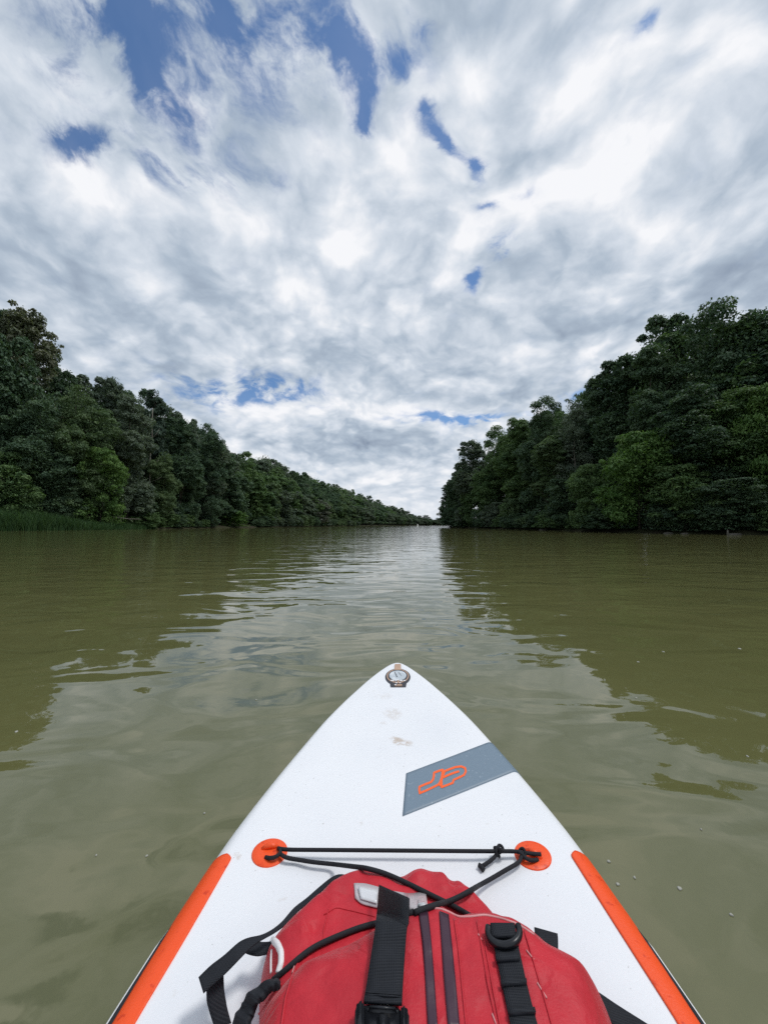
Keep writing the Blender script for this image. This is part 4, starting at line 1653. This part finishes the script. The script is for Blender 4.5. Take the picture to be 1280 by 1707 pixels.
    # straight run between the patches
    add([dk(467, 1415, .010), dk(478, 1416.5, .014), dk(560, 1417, .016), dk(680, 1418, .016), dk(800, 1419, .016), dk(832, 1419, .014), dk(862, 1419, .012), dk(880, 1423, .010), dk(901, 1424, .008)])
    # loop in the left patch
    add([dk(443, 1429, .003), dk(448, 1431, .008), dk(456, 1431, .010), dk(466, 1427, .012), dk(471, 1419, .013), dk(467, 1413, .011), dk(464, 1414, .004)])
    add([dk(468, 1424, .010), dk(474, 1430, .012), hit(490, 1432, .008), hit(520, 1437, .012), hit(560, 1441, .012), hit(610, 1447, .010), hit(640, 1455, .004), hit(672, 1469, .004), hit(700, 1483, .004), hit(730, 1498, .004), hit(755, 1510, .004), hit(774, 1521, .003), hit(790, 1531, -.004)])
    # right leg back to the patch
    add([dk(896, 1433, .003), dk(887, 1435, .008), dk(878, 1433, .010), dk(870, 1427, .012), dk(869, 1421, .012)])
    add([dk(869, 1425, .012), dk(871, 1434, .010), dk(860, 1441, .010), dk(845, 1449, .012), hit(820, 1464, .010), hit(800, 1475, .016), hit(785, 1484, .012), hit(765, 1496, .007), hit(745, 1504, .008), hit(730, 1508, .004), hit(705, 1515, .003), hit(690, 1522, .003)])
    # knot and cut end
    add([dk(832, 1419, .014), dk(825, 1428, .010), dk(815, 1437, .008), dk(803, 1444, .006)], r * .95)
    kn = dk(832, 1419, .014)
    add([kn + np.array([.008 * math.cos(a) * (1 + .2 * math.sin(3 * a)), .006 * math.sin(a * 1.5), .008 * math.sin(a)]) for a in np.linspace(0, 11, 30)], r * .8, 60, 1)
    e = dk(802, 1445, .006)
    add([e + np.array([-.004, .004, 0]), e, e + np.array([.003, -.006, -.001])], r * 1.25, 8, 0)
    k2 = dk(869, 1421, .012)
    add([k2 + np.array([.007 * math.cos(a), .007 * math.sin(a), .004 * math.sin(a * 2)]) for a in np.linspace(0, 7, 22)], r * .8, 40, 1)
    # run round the top edge of the bag body
    add([hit(690, 1520, .003), hit(660, 1530, .003), hit(640, 1536, .003), hit(600, 1546, .003), hit(560, 1562, .004), hit(520, 1580, .004), hit(495, 1600, .004), hit(470, 1623, .004), hit(455, 1634, .003)])
    co = part('bungee_cord', mb.V, mb.F, CORD, board)
    return root


bag = build_bag()


# ================================================================== small things on the banks and on the water
def small_things():
    # reed bed on the left bank
    m = leaf_mat('reed_green', (.034, .082, .032), (.085, .150, .052), .3)
    r = np.random.default_rng(8)
    V, F, T = [], [], []
    pts = list(along(LEFT, cum_at(LEFT, 26), cum_at(LEFT, 70), .05))
    for k in range(22000):
        p, d = pts[r.integers(len(pts))]
        n = np.array([-d[1], d[0]])
        of = r.uniform(-.3, 5.5)
        q = p + n * of + d * r.uniform(-.2, .2)
        fade = np.clip((62 - q[1]) / 10, .42, 1)
        hh = r.uniform(1.7, 3.1) * fade
        z = float(np.interp(of, [-1.5, 0, .6, 3, 9], [-.8, -.12, .28, .6, 1.5])) - .1
        a = r.uniform(0, 6.28)
        wv = np.array([math.cos(a), math.sin(a), 0]) * r.uniform(.02, .045)
        bend = np.array([r.normal(0, .25), r.normal(0, .25), 0]) * hh
        b = len(V)
        for f in (0, .4, .75):
            c = np.array([q[0], q[1], z]) + bend * f * f + np.array([0, 0, hh * (f - .12 * f * f)])
            V += [c - wv * (1 - .5 * f), c + wv * (1 - .5 * f)]
        V.append(np.array([q[0], q[1], z]) + bend + np.array([0, 0, hh * .88]))
        F += [(b, b + 1, b + 3, b + 2), (b + 2, b + 3, b + 5, b + 4), (b + 4, b + 5, b + 6)]
        T += [np.clip(r.uniform(0, 1), 0, 1)] * 7
    me = mesh('reeds', V, F, m)
    at = me.attributes.new('tint', 'FLOAT', 'POINT')
    at.data.foreach_set('value', np.array(T, np.float32))
    tag(obj('reeds', me), kind='stuff')

    def pt(u, v, Y):
        return np.array([(u - UC) / FPX * Y, Y, EYE + (VH - v) / FPX * Y])

    # pale bare trunks among the trees
    def bare(u0, v0, u1, v1, Y, r0, label, seed, arms):
        a, b = pt(u0, v0, Y), pt(u1, v1, Y)
        a[2] = hz(a[0], a[1]) - .2
        mb = MB()
        zs = np.linspace(0, 1, 9)
        rr = np.random.default_rng(seed)
        P = a + (b - a) * zs[:, None] + np.column_stack([rr.normal(0, .10, 9), rr.normal(0, .1, 9), np.zeros(9)])
        mb.add(tube_path(P, r0 * (1 - .6 * zs), 8))
        root = empty('bare_trunk', P[0])
        tag(root, label, 'dead tree')
        part('trunk', mb.V, mb.F, PALEBARK, root)
        for (i, dx, dz) in arms:
            V, F = tube_path([P[i], P[i] + np.array([dx * .5, .2, dz * .35]), P[i] + np.array([dx, .4, dz])], [.06, .045, .02], 6)
            part('bare_branch', V, F, PALEBARK, root)
    bare(246, 800, 252, 678, 73, .15, 'pale bare trunk standing in the dark left wood below the conifer', 4, ((4, 1.6, 1.5), (5, -1.5, 1.8), (6, 1.2, 1.9), (7, -1.1, 1.4), (3, 1.9, .9)))
    bare(962, 850, 958, 730, 54, .08, 'slim pale bare trunk rising in the middle of the right bank wood', 5, ((5, 1.1, 1.3), (6, -1.0, 1.2)))
    bare(1152, 872, 1158, 792, 34.4, .09, 'short slim bare trunk in the shade right of the fresh green tree', 6, ((5, .8, .7),))

    # fallen branch reaching over the water
    P = np.array([pt(172, 861, 62.5), pt(195, 862.5, 62), pt(215, 865, 61.5), pt(236, 865.5, 61)])
    mb = MB().add(tube_path(P, [.08, .075, .06, .03], 8))
    mb.add(tube_path([P[1], P[1] + np.array([.8, .2, .45])], [.05, .015], 6))
    mb.add(tube_path([P[2], P[2] + np.array([.9, -.2, -.5])], [.05, .015], 6))
    tag(obj('fallen_branch', mesh('fallen_branch', mb.V, mb.F, PALEBARK, True)), 'pale fallen branch sticking out over the water right of the reeds', 'branch')

    def post(name, u, v, Y, h, r0, label, lean=0.0):
        q = pt(u, v, Y)
        q[2] = min(q[2], max(hz(q[0], q[1]), -.4))
        n = 9
        zz = np.linspace(0, 1, n)
        P = np.column_stack([q[0] + lean * zz + .015 * np.sin(zz * 5), q[1] + 0 * zz, q[2] - .1 + zz * (h + .1)])
        V, F = tube_path(P, r0 * (1.25 - .35 * zz + .08 * np.sin(zz * 11)), 9)
        V[-1] = V[-1] + np.array([.02, 0, .05])
        tag(obj(name, mesh(name, V, F, PALEBARK, True)), label, 'post')
    post('stub_post', 1211, 890, 30.6, .62, .065, 'pale stub post standing in the water under the right bank', .03)
    post('marker_post', 202, 846, 64, 1.6, .08, 'small pale post above the fallen branch')
    post('marker_post', 110, 858, 58, 3.2, .07, 'thin pale topped post rising behind the reeds')

    def lump(name, u, v, Y, sx, sy, sz, label, mat, seed):
        q = pt(u, v, Y)
        bm = bmesh.new()
        bmesh.ops.create_icosphere(bm, subdivisions=3, radius=1)
        r = np.random.default_rng(seed)
        k = r.normal(0, 1, (6, 3))
        for vv in bm.verts:
            c = np.array(vv.co)
            f = 1 + .10 * sum(math.sin(3 * (c @ kk)) for kk in k) / 2
            vv.co = (c[0] * sx * f, c[1] * sy * f, c[2] * sz * f)
        me = bpy.data.meshes.new(name)
        bm.to_mesh(me); bm.free()
        me.materials.append(mat)
        me.polygons.foreach_set('use_smooth', np.ones(len(me.polygons), dtype=bool))
        tag(obj(name, me, None, (q[0], q[1], max(.02, min(q[2], .2)))), label, 'rock')
    m, t = new_mat('bank_stone')
    n = t.noise(opos(t), 5, 6, .65)
    principled(t, t.mix(n, c4((.06, .055, .045)), c4((.15, .14, .12))), .9, .2, n, .05)
    lump('rock', 907, 886, 55.6, .9, .4, .2, 'flat pale rock at the right waterline below the low olive shrub', m, 1)
    lump('rock', 1224, 893, 30.1, .5, .3, .12, 'low pale rock just right of the pale stub post', m, 2)
    lump('rock', 1113, 890, 34.3, .42, .3, .10, 'low grey rock at the water under the fresh green tree', m, 3)
    lump('rock', 1140, 891, 32.9, .35, .25, .08, 'small grey rock under the low dark green tree', m, 4)

    # small white buoy far down the reach
    m, t = new_mat('buoy_white')
    principled(t, c4((.75, .74, .70)), .5)
    mb = MB()
    q = np.array([56.0, 360.0, 0.0])
    q[0] = (696 - UC) / FPX * 360
    mb.add(tube_path([q + (0, 0, -.3), q + (0, 0, 0), q + (0, 0, .5), q + (0, 0, .9), q + (0, 0, 1.6)], [.5, .75, .75, .35, .08], 14))
    tag(obj('buoy', mesh('buoy', mb.V, mb.F, m, True)), 'tiny white buoy far down the river before the distant trees', 'buoy')

    # flecks floating round the board
    m, t = new_mat('fleck_pale')
    principled(t, c4((.33, .33, .29)), .7)
    r = np.random.default_rng(12)
    for (u, v, w) in ((1014, 1435, 8), (1057, 1462, 7), (1029, 1473, 9), (1132, 1480, 11), (1218, 1524, 8), (1063, 1103, 6), (1105, 1086, 6), (1232, 1081, 8), (1060, 1163, 6), (1245, 1260, 6), (1168, 1382, 5),
                      (161, 1425, 5), (245, 1426, 6), (341, 1355, 5), (427, 1166, 5), (28, 1219, 8), ):
        c = at_z(u, v, .002)
        rad = w * .26 / FPX * c[1]
        n = 14
        V = [(0, 0, .0011)]
        a0 = r.uniform(0, 6)
        for ring, zz in ((.6, .0009), (1, -.0004), (.9, -.003)):
            for k in range(n):
                a = 2 * math.pi * k / n
                f = ring * rad * (1 + .18 * math.sin(2 * a + a0) + .1 * math.sin(3 * a + 2 * a0))
                V.append((f * math.cos(a) * 1.1, f * math.sin(a) * 1.3, zz))
        F = [(0, 1 + k, 1 + (k + 1) % n) for k in range(n)]
        for q in range(2):
            for k in range(n):
                F.append((1 + q * n + k, 1 + (q + 1) * n + k, 1 + (q + 1) * n + (k + 1) % n, 1 + q * n + (k + 1) % n))
        tag(obj('floating_fleck', mesh('floating_fleck', V, F, m, True), None, tuple(c)), 'small pale fleck floating on the murky water around the board', 'fleck', 'pale flecks floating on the water')


small_things()
